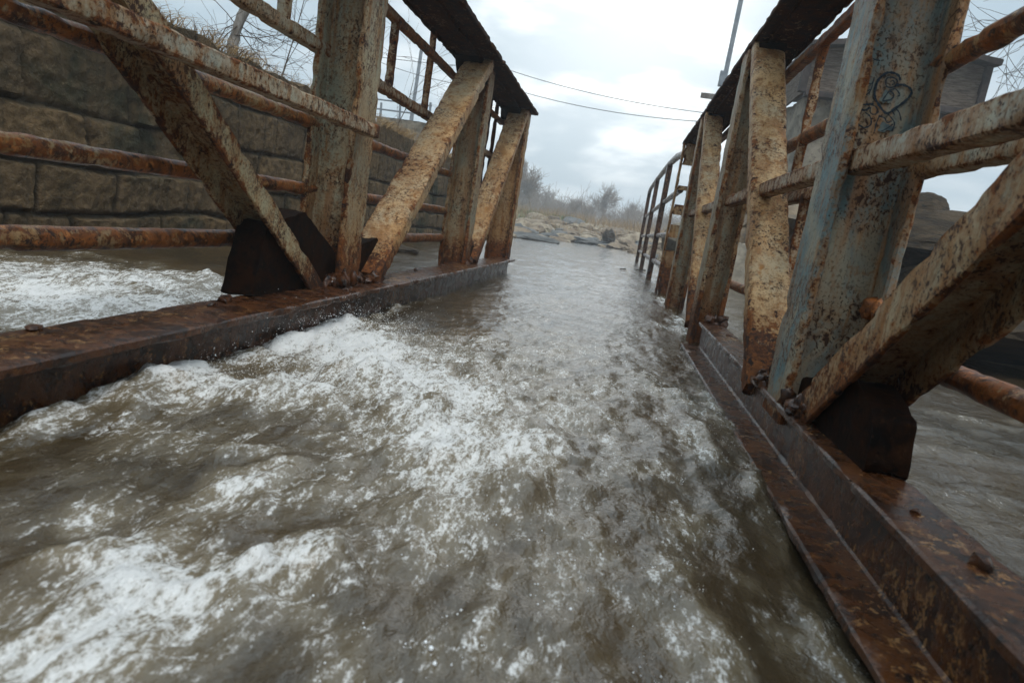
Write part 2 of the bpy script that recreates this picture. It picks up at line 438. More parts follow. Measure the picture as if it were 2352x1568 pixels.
def mat_water():
    mt, t, b, pos = new_mat('muddy_water')
    fo = t.n('ShaderNodeAttribute', attribute_name='foam').outputs['Fac']
    # froth drawn out along the current (the bridge axis), plus fine bubbles
    n0 = t.noise(t.scale(pos, (1.0, .42, 1.0)), 6.5, 5, .6, .8)
    n1 = t.noise(t.scale(pos, (1.0, .27, 1.0)), 24, 6, .68, .9)
    n2 = t.noise(t.scale(pos, (1.0, .42, 1.0)), 80, 5, .7, .6)
    n3 = t.noise(t.scale(pos, (1.0, .7, 1.0)), 150, 3, .7, .3)
    def dev(n, k): return t.math('MULTIPLY', t.math('SUBTRACT', n, .5), k)
    det = t.math('ADD', t.math('ADD', dev(n0, .9), dev(n1, 1.9)), t.math('ADD', dev(n2, 1.8), dev(n3, 1.2)))
    # torn threads of foam along the folds of the current
    wv = t.n('ShaderNodeTexNoise'); t.set(wv, 'Vector', pos); wv.inputs['Scale'].default_value = 7.0; wv.inputs['Detail'].default_value = 3
    wp_ = t.n('ShaderNodeVectorMath', operation='MULTIPLY_ADD'); t.set(wp_, 0, wv.outputs['Color']); wp_.inputs[1].default_value = (.12, .12, 0); t.set(wp_, 2, pos)
    def thread(sc, k, w):
        n = t.noise(t.scale(wp_.outputs[0], (1.0, .55, 1.0)), sc, 4, .55, .3)
        return t.math('MULTIPLY', t.math('MAXIMUM', t.math('SUBTRACT', 1.0, t.math('MULTIPLY', t.math('ABSOLUTE', t.math('SUBTRACT', n, .5)), w)), 0.0), k)
    thr = t.math('ADD', thread(8.0, .24, 22.0), thread(19.0, .20, 16.0))
    det = t.math('ADD', det, t.math('SUBTRACT', thr, .12))
    amt = t.math('ADD', t.math('MULTIPLY', fo, 1.0), t.math('MULTIPLY', det, t.ramp(fo, .02, .28)))
    m_f = t.ramp(amt, .42, 1.24)
    m_b = t.ramp(t.math('ADD', fo, t.math('ADD', dev(n0, .7), dev(n1, .5))), .0, .75)
    wcol = t.mix(t.ramp(t.noise(pos, 1.1, 4, .6, .4), .35, .65), (.034, .023, .011), (.060, .038, .017))
    wcol = t.mix(t.math('MULTIPLY', m_b, .85), wcol, (.185, .145, .09))
    col = t.mix(m_f, wcol, (.77, .75, .72))
    t.set(b, 'Base Color', col)
    t.set(b, 'Roughness', t.math('ADD', t.math('ADD', t.math('MULTIPLY', m_f, .3), t.math('MULTIPLY', m_b, .12)), .03))
    b.inputs['IOR'].default_value = 1.55
    # ripples
    rp = t.noise(t.scale(pos, (1, .8, 1)), 16, 4, .6, .6)
    rf = t.noise(t.scale(pos, (1, .7, 1)), 48, 4, .65, .4)
    nb = t.bump(t.math('ADD', rp, t.math('MULTIPLY', rf, .45)), .36, .03)
    fb = t.math('ADD', t.math('MULTIPLY', n1, .55), t.math('ADD', t.math('MULTIPLY', n2, .45), t.math('MULTIPLY', n3, .2)))
    nb2 = t.bump(fb, t.math('ADD', t.math('MULTIPLY', m_f, .6), .02), .035, nb)
    t.set(b, 'Normal', nb2)
    return mt
M['water'] = mat_water()
def mat_drop():
    mt, t, b, pos = new_mat('spray_drop')
    b.inputs['Base Color'].default_value = (.8, .81, .82, 1); b.inputs['Roughness'].default_value = .15
    return mt
M['drop'] = mat_drop()

# ------------------------------------------------------------------ river outline and terrain
SHORE = np.array([(-4.42, -30), (-4.42, 17), (-4.6, 29), (-2.4, 43), (1.0, 38.5), (1.7, 24), (4.6, 11), (4.7, -30)], float)
def shore_dist(x, y):
    """signed distance to the river outline, positive on land"""
    P = np.stack([x, y], 1); best = np.full(len(P), 1e9); inside = np.zeros(len(P), bool)
    n = len(SHORE)
    for i in range(n):
        a, b_ = SHORE[i], SHORE[(i+1) % n]
        ab = b_-a; tt = np.clip(((P-a)@ab)/(ab@ab), 0, 1)
        d = np.linalg.norm(P-(a+tt[:, None]*ab), axis=1); best = np.minimum(best, d)
        c = ((a[1] > P[:, 1]) != (b_[1] > P[:, 1]))
        xi = (b_[0]-a[0])*(P[:, 1]-a[1])/(b_[1]-a[1]+1e-12)+a[0]
        inside ^= c & (P[:, 0] < xi)
    return np.where(inside, -best, best)
def ground_z(x, y):
    d = shore_dist(x, y)
    q = np.stack([x*.18, y*.18, np.zeros_like(x)], 1)
    n = fbm(q, 4)*.35
    far = np.clip(-.12+.10*d, -.9, 1.05)+n*smooth(d, 0, 6)*.8+smooth(y, 48, 66)*.6*smooth(d, 4, 10)+smooth(y, 70, 160)*1.0
    left = smooth(-x, 4.5, 4.7)*smooth(-y, -22, -15)
    z = far*(1-left)+left*(1.93+.25*smooth(-x, 5, 14)+n*.3)
    right = smooth(x, 4.6, 7.5)*smooth(-y, -30, -14)
    z = np.maximum(z, right*(1.25+n))
    z = np.where(d < 0, np.minimum(z, -.12+.5*d), z)
    return np.maximum(z, -1.0)
def graded(lo, hi, c, fine, growth):
    out = [c]; s = fine; v = c
    while v < hi: v += s; s *= growth; out.append(v)
    lo_ = []; s = fine; v = c
    while v > lo: v -= s; s *= growth; lo_.append(v)
    return np.array(lo_[::-1]+out)
def grid_faces(nx, ny):
    i = np.arange(ny-1)[:, None]; j = np.arange(nx-1)[None]
    a = i*nx+j
    return np.stack([a, a+1, a+nx+1, a+nx], -1).reshape(-1, 4)
def make_terrain():
    xs = np.concatenate([graded(-280, -8, -8.01, .5, 1.09), np.arange(-7.7, 9, .22), graded(9.1, 280, 9.2, .5, 1.09)])
    xs = np.unique(np.round(xs, 3))
    ys = np.concatenate([np.arange(-30, 20, .5), np.arange(20, 62, .3), graded(62.1, 350, 62.2, .6, 1.08)])
    ys = np.unique(np.round(ys, 3))
    X, Y = np.meshgrid(xs, ys); x, y = X.ravel(), Y.ravel()
    z = ground_z(x, y)
    me = np_mesh('ground', np.stack([x, y, z], 1), grid_faces(len(xs), len(ys)), 180)
    a = me.attributes.new('green', 'FLOAT', 'POINT')
    g = smooth(-x, 3, 7)*smooth(y, 30, 42)*smooth(-y, -90, -60)
    a.data.foreach_set('value', g.astype(np.float32))
    return tag(link('ground', me, M['ground']), kind='structure')
make_terrain()

# ------------------------------------------------------------------ water
def G(px, py, rx, ry, s, z=0.0):
    p = on_z(px, py, z); return (p[0], p[1], rx, ry, s)
FOAM = [
    # splash against the left girder and the crest running down from it
    G(800, 790, .22, .36, .95), G(870, 800, .18, .30, .9), G(900, 860, .24, .28, .85), G(760, 870, .2, .22, .6),
    G(1000, 900, .26, .32, .7), G(1020, 1000, .2, .22, .75), G(1110, 1060, .15, .15, .75), G(1170, 1120, .08, .09, .7),
    G(650, 905, .26, .14, .75), G(480, 890, .26, .12, .75), G(330, 890, .24, .12, .7), G(240, 930, .14, .14, .45),
    G(1060, 820, .25, .55, .45), G(1180, 860, .2, .5, .4),
    G(950, 1100, .45, .35, .26), G(1150, 950, .4, .5, .28), G(1050, 1250, .3, .2, .25), G(750, 1150, .3, .25, .2), G(1300, 1050, .3, .3, .22),
    # near left crest
    G(620, 1265, .08, .07, .7), G(560, 1310, .10, .08, .72), G(420, 1300, .11, .07, .72), G(320, 1330, .08, .07, .7),
    G(260, 1420, .10, .07, .65), G(150, 1510, .11, .07, .7), G(60, 1555, .1, .07, .62), G(420, 1400, .12, .09, .55), G(560, 1440, .1, .06, .4),
    G(540, 1150, .04, .12, .55), G(560, 1070, .06, .07, .5), G(290, 1160, .08, .06, .45), G(120, 1090, .2, .12, .22), G(60, 1200, .15, .1, .18),
    G(330, 1000, .2, .15, .38), G(760, 1010, .2, .2, .34), G(880, 1130, .2, .16, .34), G(980, 1180, .15, .15, .42), G(1080, 1180, .12, .12, .42),
    G(800, 1300, .12, .1, .3), G(720, 1480, .12, .08, .3),
    # right half: streaks and sparkling patches
    G(1350, 900, .22, .35, .34), G(1480, 880, .16, .4, .32), G(1280, 950, .22, .25, .45), G(1560, 930, .12, .2, .42), G(1600, 1010, .1, .14, .5),
    G(1640, 1060, .06, .12, .5), G(1250, 1050, .14, .12, .3), G(1500, 1080, .14, .1, .28), G(1330, 1230, .14, .1, .30), G(1250, 1290, .1, .09, .36),
    G(1560, 1180, .08, .06, .36), G(1480, 1260, .1, .08, .28), G(1380, 1340, .1, .08, .3), G(1150, 1500, .1, .08, .28), G(1000, 1480, .08, .06, .36),
    G(1600, 1480, .06, .10, .36), G(1660, 1540, .06, .07, .4), G(1300, 1450, .12, .1, .22), G(1760, 1420, .06, .08, .3), G(1700, 1300, .05, .07, .28),
    G(1250, 700, .3, 1.6, .20), G(1330, 650, .4, 3.0, .16), G(1400, 760, .25, 1.0, .22), G(1300, 800, .3, .6, .33),  # mid channel: thin foam standing in for the silvery sky reflection
    # far shallows, by the right posts
    G(1555, 750, .1, .4, .4), G(1530, 690, .09, .35, .5), G(1460, 760, .1, .7, .25), G(1200, 760, .25, .8, .25),
    # rapids outside the left truss
    G(250, 640, .7, .5, .55), G(60, 640, .8, .35, .6), G(120, 690, .7, .4, .8), G(330, 670, .6, .3, .7), G(420, 650, .5, .3, .65),
    G(250, 720, .5, .22, .75), G(60, 735, .5, .2, .6), G(430, 625, .7, .1, .3), G(100, 600, 1.0, .15, .35), G(230, 590, 1.0, .12, .25),
    # outside the right truss
    G(2150, 1000, .5, .4, .14), G(2250, 1150, .3, .2, .18), G(1700, 740, .2, .5, .16), G(2230, 960, .3, .12, .2),
]
# crests: (px list on the water), height, half width
CREST = [([(780, 850), (900, 900), (1030, 1000), (1130, 1080), (1190, 1160)], .045, .11),
         ([(230, 930), (350, 890), (520, 900), (700, 915), (850, 880)], .04, .10),
         ([(60, 1560), (200, 1480), (330, 1320), (450, 1290), (620, 1260), (700, 1330)], .035, .07),
         ([(540, 1200), (545, 1130), (570, 1060)], .03, .05),
         ([(1560, 900), (1640, 1010), (1680, 1090)], .03, .07),
         ([(0, 660), (200, 670), (400, 650), (520, 660)], .05, .22),
         ([(0, 730), (200, 720), (380, 690)], .04, .15)]
def seg_dist(x, y, pts):
    best = np.full(len(x), 1e9)
    for a, b_ in zip(pts[:-1], pts[1:]):
        ab = b_-a; tt = np.clip(((x-a[0])*ab[0]+(y-a[1])*ab[1])/(ab@ab), 0, 1)
        best = np.minimum(best, np.hypot(x-a[0]-tt*ab[0], y-a[1]-tt*ab[1]))
    return best
def water_fields(x, y):
    # domain warp makes every painted patch ragged
    q = np.stack([x*3.0, y*1.7, np.zeros_like(x)], 1)
    wx = x+.09*fbm(q, 4); wy = y+.16*fbm(q+31, 4)
    F = np.zeros_like(x)
    for (cx, cy, rx, ry, s) in FOAM:
        e = np.exp(-.5*(((wx-cx)/rx)**2+((wy-cy)/ry)**2))
        F = np.maximum(F, s*e)+.12*s*e
    rag = .5+.9*fbm(np.stack([x*6, y*3.3, x*0+33], 1), 4)
    el = np.exp(-((x+1.345)/.055)**2)*smooth(y, .9, 1.6)*smooth(-y, -6, -3.6)
    er = np.exp(-((x-.555)/.05)**2)*smooth(y, .4, .9)*smooth(-y, -4.6, -3.6)+np.exp(-((x-.70)/.06)**2)*smooth(y, 4.6, 5)*smooth(-y, -10, -8)
    F = F+np.clip(rag, 0, 1.2)*(.62*el+.5*er)
    turb = np.clip(F*1.3, 0, 1)
    base_t = smooth(-y, -4.5, -2.2)*.35
    lace = ridged(np.stack([wx*4.5, wy*2.6, np.full_like(x, 3.)], 1), 4)-.75
    F = np.clip(F+.16*lace*smooth(F, .02, .4)+base_t*.24*smooth(fbm(np.stack([x*5, y*2.5, x*0+9], 1), 4), -.2, .7), 0, 1.2)
    # heights
    fade = 1/(1+np.maximum(y, 0)/14)
    h = .026*fbm(np.stack([x*1.3, y*.8, x*0+1], 1), 3)*fade
    h += (.008+.02*turb+.016*base_t)*fbm(np.stack([x*5.5, y*3.4, x*0+5], 1), 4)*fade**.5
    h += .022*turb*(ridged(np.stack([wx*3.6, wy*2.2, x*0+2], 1), 4)-.8)
    h += (.0025+.010*turb)*fbm(np.stack([x*17, y*10, x*0+6], 1), 3)*fade
    h += .007*turb*(ridged(np.stack([wx*11, wy*6, x*0+7], 1), 3)-.7)*smooth(-y, -7, -4)
    h += .011*base_t*(ridged(np.stack([wx*8, wy*4.2, x*0+21], 1), 4, .55)-.7)
    h += .0032*fbm(np.stack([x*5, y*9, x*0+14], 1), 3)*smooth(y, 2.5, 5)*fade
    h += .007*fbm(np.stack([x*1.3+y*.4, y*8.5, x*0+61], 1), 3)*smooth(x, .95, 1.4)*smooth(-y, -9, -5)
    h += .006*fbm(np.stack([x*.9, y*3.2, x*0+12], 1), 3)*smooth(y, 4, 9)
    for pts, a, w in CREST:
        P = np.array([on_z(px, py, 0.0)[:2] for px, py in pts])
        d = seg_dist(wx, wy, P)
        h += a*np.exp(-(d/w)**2)*(1+.5*fbm(np.stack([x*7, y*5, x*0], 1), 3))
    h += .035*np.clip(rag, 0, 1)*el+.016*np.clip(rag, 0, 1)*er
    h += .016*base_t*fbm(np.stack([wx*3.1, wy*2.0, x*0+44], 1), 2)
    # the flow drops along the right girder near the camera
    h -= .045*np.exp(-((x-.62)/.16)**2)*smooth(-y, -2.2, -1.2)
    h = np.where((np.abs(x+1.45) < .22) & (y < 8.7), np.minimum(h, .10), h)
    h = np.where((np.abs(x-.76) < .2) & (y < 4.7), np.minimum(h, .04), h)
    return h, np.clip(F, 0, 1.2)
def make_water():
    xs = np.concatenate([graded(-60, -6, -6, .12, 1.12), np.arange(-5.9, -1.75, .045), np.arange(-1.7, 1.05, .0125), np.arange(1.1, 5.5, .045), graded(5.6, 60, 5.7, .12, 1.12)])
    xs = np.unique(np.round(xs, 4))
    ys = [-30.0, -15, -8, -5, -3, -2, -1.5, -1.2]; y = -1.0
    while y < 60:
        ys.append(y); y += .03 if y < .3 else max(.0115, .0062*y)
    ys = np.array(ys)
    X, Y = np.meshgrid(xs, ys); x, y = X.ravel(), Y.ravel()
    h, F = water_fields(x, y)
    me = np_mesh('water', np.stack([x, y, h], 1), grid_faces(len(xs), len(ys)), 180)
    a = me.attributes.new('foam', 'FLOAT', 'POINT'); a.data.foreach_set('value', F.astype(np.float32))
    return tag(link('water', me, M['water']), kind='structure')
make_water()

# ------------------------------------------------------------------ the bridge
bridge = empty('footbridge', (-.35, 4.0, 0))
tag(bridge, 'rusty steel truss footbridge with peeling cream paint, half sunk in rushing muddy water', 'bridge')
SEED = [0]
def member(name, mat, prof, p0, p1, **kw):
    SEED[0] += 1; kw.setdefault('seed', SEED[0])
    o = bar(name, M[mat], None, prof, p0, p1, **kw)
    o.parent = bridge; o.matrix_parent_inverse = Matrix.Translation(-bridge.location)
    return o
def sub(o, parent):
    o.parent = parent
    return o
ZG = .19          # top of the girders
ZC = 2.09         # underside of the top chords
# left girder: wide top flange, web, bottom flange
def girder_prof(xi, xo, zt, tf, xw, tw, zb, xbi, xbo):
    return [(xi, zt-tf), (xi, zt), (xo, zt), (xo, zt-tf), (xw+tw, zt-tf), (xw+tw, zb+tf), (xbo, zb+tf), (xbo, zb), (xbi, zb), (xbi, zb+tf), (xw, zb+tf), (xw, zt-tf)]
gl = member('girder', 'girder', girder_prof(-1.315, -1.585, ZG, .032, -1.40, -.03, -.12, -1.33, -1.58), (0, -1.2, 0), (0, 8.75, 0), U=(1, 0, 0), V=(0, 0, 1), seg=.05, rough=.004, chip=.010)
gr = member('girder', 'girder', girder_prof(.672, .845, ZG, .028, .70, .03, -.008, .575, .88), (0, -1.2, 0), (0, 4.75, 0), U=(1, 0, 0), V=(0, 0, 1), seg=.045, rough=.003, chip=.007)
# top chords: plate with a deeper box behind its inner lip
def chord(xi, xm, xo, y1):
    s = 1 if xo > xi else -1
    pr = [(xi, ZC+.015), (xi, ZC+.055), (xo, ZC+.055), (xo, ZC-.03), (xo-s*.02, ZC-.03), (xo-s*.02, ZC), (xm+s*.018, ZC), (xm+s*.018, ZC-.012), (xm, ZC-.012), (xm, ZC+.015)]
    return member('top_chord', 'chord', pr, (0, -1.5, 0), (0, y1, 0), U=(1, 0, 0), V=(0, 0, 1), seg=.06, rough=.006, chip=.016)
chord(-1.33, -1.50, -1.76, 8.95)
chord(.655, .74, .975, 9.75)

def post(mat, xi, xo, y, z0, z1=ZC, d=.28, tw=.03, tf=.035):
    u0, u1 = min(xi, xo), max(xi, xo)
    return member('post', mat, ibeam_u(u0, u1, d, tw, tf), (0, y, z0), (0, y, z1), U=(1, 0, 0), V=(0, 1, 0), seg=.04, rough=.004, chip=.012, cham=.008)
pL1 = post('cream', -1.485, -1.765, 3.58, .12)
pL2 = post('cream', -1.475, -1.755, 6.55, .12, d=.24)
pL3 = post('tan', -1.40, -1.72, 8.72, .12, d=.22)
pR1 = post('teal', .68, .958, 2.52, .12, d=.26)
pR2 = post('green', .655, .862, 5.05, -.1, d=.24)
pR3 = post('green', .66, .86, 7.6, -.15, d=.22)
# the far right post is laced: two flanges joined by short batten plates with holes between them
SEED[0] += 1
_mb = MB()
for _x in (.67, .855): sweep(_mb, rect(_x-.015, _x+.015, -.08, .08), (0, 9.55, -.15), (0, 9.55, ZC), U=(1, 0, 0), V=(0, 1, 0), seg=.04, rough=.006, chip=.02, seed=91)
for _z0, _z1 in ((-.15, .62), (.80, .98), (1.12, 1.26), (1.46, 1.52), (1.80, 2.09)):
    sweep(_mb, rect(.684, .841, -.06, -.04), (0, 9.55, _z0), (0, 9.55, _z1), U=(1, 0, 0), V=(0, 1, 0), seg=.03, rough=.012, chip=.03, seed=92)
pR4 = fix_normals(_mb.build('post', M['tan'], None, 27)); pR4.parent = bridge; pR4.matrix_parent_inverse = Matrix.Translation(-bridge.location)

def channel(w, t_, k=.022):  # section left open below, shaped to make the near diagonals' undersides dark
    h, v = w/2, t_/2
    return [(-h, v), (h, v), (h, -v), (h-k, -v), (h-k, v-k), (-h+k, v-k), (-h+k, -v), (-h, -v)]
def diagonal(mat, p0, p1, w, t_, prof=None, **kw):
    """p0, p1 given as (x centre, y, z)"""
    return member('diagonal', mat, prof or rect(-w/2, w/2, -t_/2, t_/2), p0, p1, U=(1, 0, 0), seg=.035, cham=.005 if prof else .012, rough=.003, chip=.009, **kw)
# near diagonals rise towards the camera, far ones away from it
diagonal('speckle', (-1.605, 3.30, .13), (-1.605, .52, 2.09), .21, .105, channel(.21, .105))
diagonal('cream', (.805, 2.25, .22), (.805, -.24, 2.09), .21, .135, channel(.21, .135))
diagonal('tan', (-1.54, 3.86, .20), (-1.54, 6.25, 2.09), .26, .11)
diagonal('tan', (-1.54, 6.75, .20), (-1.52, 8.60, 2.09), .25, .10)
diagonal('tan', (.765, 2.95, .12), (.76, 4.85, 2.09), .20, .10)
diagonal('tan', (.755, 5.45, .08), (.757, 7.35, 2.09), .185, .10)

# horizontal rails on the outer side, running the whole truss
def rail(mat, x, z, y0, y1, r, square=False, **kw):
    pr = rect(-r, r, -r, r) if square else circle(r, 14)
    return member('rail', mat, pr, (x, y0, z), (x, y1, z), U=(1, 0, 0), V=(0, 0, 1), cham=.007 if square else 0, seg=.035, pseg=.02, rough=.0018, chip=.007, bend=.0025, **kw)
rail('rusty', -1.757, .415, -1.0, 8.7, .040)
rail('rusty', -1.757, .69, -1.0, 8.7, .035)
rail('rusty', -1.757, 1.05, -1.0, 8.7, .035)
rail('rail', -1.757, 1.445, -1.0, 8.7, .034, True)
rail('rusty', -1.757, 1.92, -1.0, 8.7, .030, True)
rail('rail', -1.43, 1.055, -.6, 3.56, .036, True)
rail('rusty', .955, .46, -1.0, 9.5, .036)
rail('rail', .955, 1.065, -1.0, 9.5, .032, True)
rail('rusty', .955, 1.41, -1.0, 9.5, .038)
rail('rusty', .935, 1.93, 2.6, 9.5, .030, True)
rail('rail', .76, 1.06, -.6, 2.46, .040, True)
rail('rail', .74, 1.06, 2.56, 4.95, .036, True)
rail('rail', .74, 1.06, 5.1, 7.5, .034, True)
def baluster(mat, x, y, z0, z1, w=.026):
    return member('baluster', mat, rect(-w, w, -w*.7, w*.7), (x, y, z0), (x, y, z1), U=(1, 0, 0), V=(0, 1, 0), cham=.005, seg=.04, pseg=.03, rough=.004, chip=.008, bend=.008)
for y in (4.56,): baluster('rail', -1.757, y, 1.445, 1.92, .028)
baluster('rail', -1.757, 5.42, 1.445, 2.09, .026)
baluster('rail', -1.757, 3.10, 1.445, 2.09, .030)
for y in (7.1, 7.5, 7.9, 8.3): baluster('chord', -1.757, y, 1.05, 2.09, .024)
for y in (3.35, 4.1): baluster('rail', .945, y, 1.065, 1.93, .026)
baluster('rail', .945, 3.75, .46, 1.065, .026)
for y in (5.7, 6.4): baluster('rail', .93, y, .46, 1.93, .024)

# gusset plates: a boxed plate with a sloping edge and bolts
def gusset(parent, x0, x1, yz, y_name='gusset_plate', mat='black'):
    mb = MB()
    P = [(y, z) for y, z in yz]
    sweep(mb, P, (x0, 0, 0), (x1, 0, 0), U=(0, 1, 0), V=(0, 0, 1), seg=.03, pseg=.04, cham=.012, rough=.008, chip=.02, seed=SEED[0]+50)
    SEED[0] += 1
    return sub(fix_normals(mb.build(y_name, M[mat], None, 50)), parent)
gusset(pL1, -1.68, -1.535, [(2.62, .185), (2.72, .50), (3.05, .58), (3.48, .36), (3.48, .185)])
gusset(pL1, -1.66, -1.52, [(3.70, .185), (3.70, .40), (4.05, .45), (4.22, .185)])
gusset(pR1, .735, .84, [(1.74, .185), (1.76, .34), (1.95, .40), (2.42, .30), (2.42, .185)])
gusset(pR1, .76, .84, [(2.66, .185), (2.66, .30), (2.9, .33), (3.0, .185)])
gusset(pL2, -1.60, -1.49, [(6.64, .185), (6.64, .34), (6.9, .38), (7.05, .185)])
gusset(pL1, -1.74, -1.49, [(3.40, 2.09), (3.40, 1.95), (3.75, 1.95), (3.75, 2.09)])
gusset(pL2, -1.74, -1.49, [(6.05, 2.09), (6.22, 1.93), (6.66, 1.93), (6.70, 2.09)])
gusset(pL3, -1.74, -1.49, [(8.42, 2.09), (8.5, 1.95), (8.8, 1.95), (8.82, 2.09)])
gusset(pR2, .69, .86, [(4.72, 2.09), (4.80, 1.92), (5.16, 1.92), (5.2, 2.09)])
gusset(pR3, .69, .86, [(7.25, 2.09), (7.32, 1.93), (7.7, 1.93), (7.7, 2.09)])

# crusts of rust and caught debris at the post feet
def crust(parent, centre, r, n, mat='girder'):
    mb = MB(); rr = np.random.default_rng(int(abs(centre[1])*100)+n)
    for k in range(n):
        me = rock_mesh('x', (1, 1, 1), 2, .6, 2.6, 200+k+int(centre[1]*10))
        V = np.array([v.co for v in me.vertices]); F = np.array([list(p.vertices) for p in me.polygons]); bpy.data.meshes.remove(me)
        s = rr.uniform(.18, .55)*r
        c = np.array(centre)+rr.uniform(-1, 1, 3)*np.array([r*1.0, r*1.8, r*.45])
        mb.add(V*s*rr.uniform(.5, 1.5, 3)+c, None, F)
    return sub(mb.build('rust_crust', M[mat], None, 60), parent)
crust(pL1, (-1.47, 3.45, .205), .07, 26); crust(pL1, (-1.50, 3.85, .205), .08, 30)
crust(pL2, (-1.50, 6.6, .2), .06, 16); crust(pR1, (.74, 2.30, .205), .06, 26); crust(pR1, (.74, 2.75, .205), .06, 26)
crust(pR1, (.955, 2.34, .57), .06, 40, 'rusty'); crust(pR2, (.8, 4.85, .195), .06, 18)
def lump(parent, x, y, r, z=ZG):
    me = rock_mesh('bolt', (r, r*1.2, r*.7), 2, .35, 1.6, int(y*37)); o = link('bolt', me, M['girder']); o.location = (x, y, z+r*.25)
    o.parent = parent
for (x, y, r) in ((-1.53, 2.43, .03), (-1.56, 1.56, .02), (-1.50, 2.3, .018), (-1.53, 5.0, .02), (-1.53, 5.8, .02)): lump(gl, x, y, r)
for (x, y, r) in ((.775, 1.27, .022), (.79, 1.05, .012), (.76, 1.5, .012), (.80, 3.6, .02), (.79, 4.2, .018)): lump(gr, x, y, r)

# marker doodle on the teal web
def graffiti():
    yw = 2.52-.015-.006
    k = 1568/1680*600/2500*2352/ (600/2500*2352) # zoom pixel -> frame units handled below
    def P(cx, cy): return on_y((1900+cx/2.8)*.9408, (cy/2.8)*.9408, yw)
    strokes = [
        ([(835, 550), (825, 520), (790, 500), (740, 500), (690, 540), (665, 600), (660, 660), (690, 720), (740, 775), (800, 740), (870, 690), (912, 635), (895, 600), (850, 580), (810, 585)], 11),
        ([(735, 560), (745, 535), (780, 530), (812, 550), (805, 585), (770, 600), (740, 590), (735, 560)], 7),
        ([(765, 560), (785, 552), (795, 570), (775, 582)], 5),
        ([(710, 690), (735, 655), (760, 625), (790, 650), (770, 680), (715, 692)], 6),
        ([(760, 620), (800, 610), (830, 650), (815, 660)], 6),
        ([(590, 530), (600, 560), (635, 575), (655, 545)], 5), ([(655, 530), (640, 590), (625, 630), (600, 650)], 5),
        ([(540, 610), (565, 612), (575, 650), (610, 645)], 5), ([(575, 600), (600, 620), (630, 615)], 5),
        ([(535, 745), (570, 720), (620, 715), (650, 710)], 8), ([(540, 745), (590, 755), (625, 735)], 8),
        ([(560, 775), (540, 800), (545, 850), (590, 875), (630, 850), (625, 800), (590, 770)], 6),
        ([(630, 720), (660, 730), (680, 765), (650, 785), (625, 770), (630, 735)], 5),
        ([(690, 790), (665, 850), (655, 900)], 6), ([(740, 780), (770, 810), (790, 850), (770, 900)], 6), ([(700, 900), (740, 880), (780, 850)], 5),
        ([(790, 740), (820, 770), (835, 830)], 6), ([(770, 755), (790, 790)], 5), ([(620, 390), (650, 410), (690, 420)], 6),
        ([(690, 800), (720, 810), (740, 840), (770, 830)], 6)]
    mb = MB()
    for si, (pts, w) in enumerate(strokes):
        Q = np.array(pts, float)
        # densify with a Catmull-Rom pass
        D = []
        for i in range(len(Q)-1):
            a, b_, c, d = Q[max(i-1, 0)], Q[i], Q[i+1], Q[min(i+2, len(Q)-1)]
            for s in np.linspace(0, 1, 6, endpoint=False):
                D.append(.5*((2*b_)+(-a+c)*s+(2*a-5*b_+4*c-d)*s*s+(-a+3*b_-3*c+d)*s**3))
        D.append(Q[-1]); D = np.array(D)
        T = np.gradient(D, axis=0); T /= np.linalg.norm(T, axis=1)[:, None]+1e-9
        Nn = np.stack([-T[:, 1], T[:, 0]], 1)
        ww = w*.72*(1+.45*np.sin(np.arange(len(D))*1.7+si)*np.cos(np.arange(len(D))*.61))
        A = D+Nn*ww[:, None]; B = D-Nn*ww[:, None]
        V = np.array([P(*p) for p in A]+[P(*p) for p in B]); n = len(D)
        V[:, 1] += -.0004*si
        i = np.arange(n-1)
        mb.add(V, np.stack([i, i+1, i+1+n, i+n], 1))
    sub(mb.build('graffiti', M['paint_line'], None, 180), pR1)
    for si, (cx, cy, a, b_) in enumerate(((738, 668, 36, 40), (735, 872, 50, 30))):   # smeared blue marker inside the heart and under it
        mb = MB()
        th = np.linspace(0, 2*math.pi, 28, endpoint=False); k = 1+.28*np.sin(th*3+si)+.16*np.sin(th*7+2*si)
        V = np.array([P(cx, cy)]+[P(cx+a*q*math.cos(v), cy+b_*q*math.sin(v)) for v, q in zip(th, k)]); V[:, 1] += .0012+.0003*si
        mb.add(V, None, [[0, 1+i, 1+(i+1) % 28] for i in range(28)])
        sub(mb.build('paint_smear', M['blue_scrub'], None, 180), pR1)
graffiti()

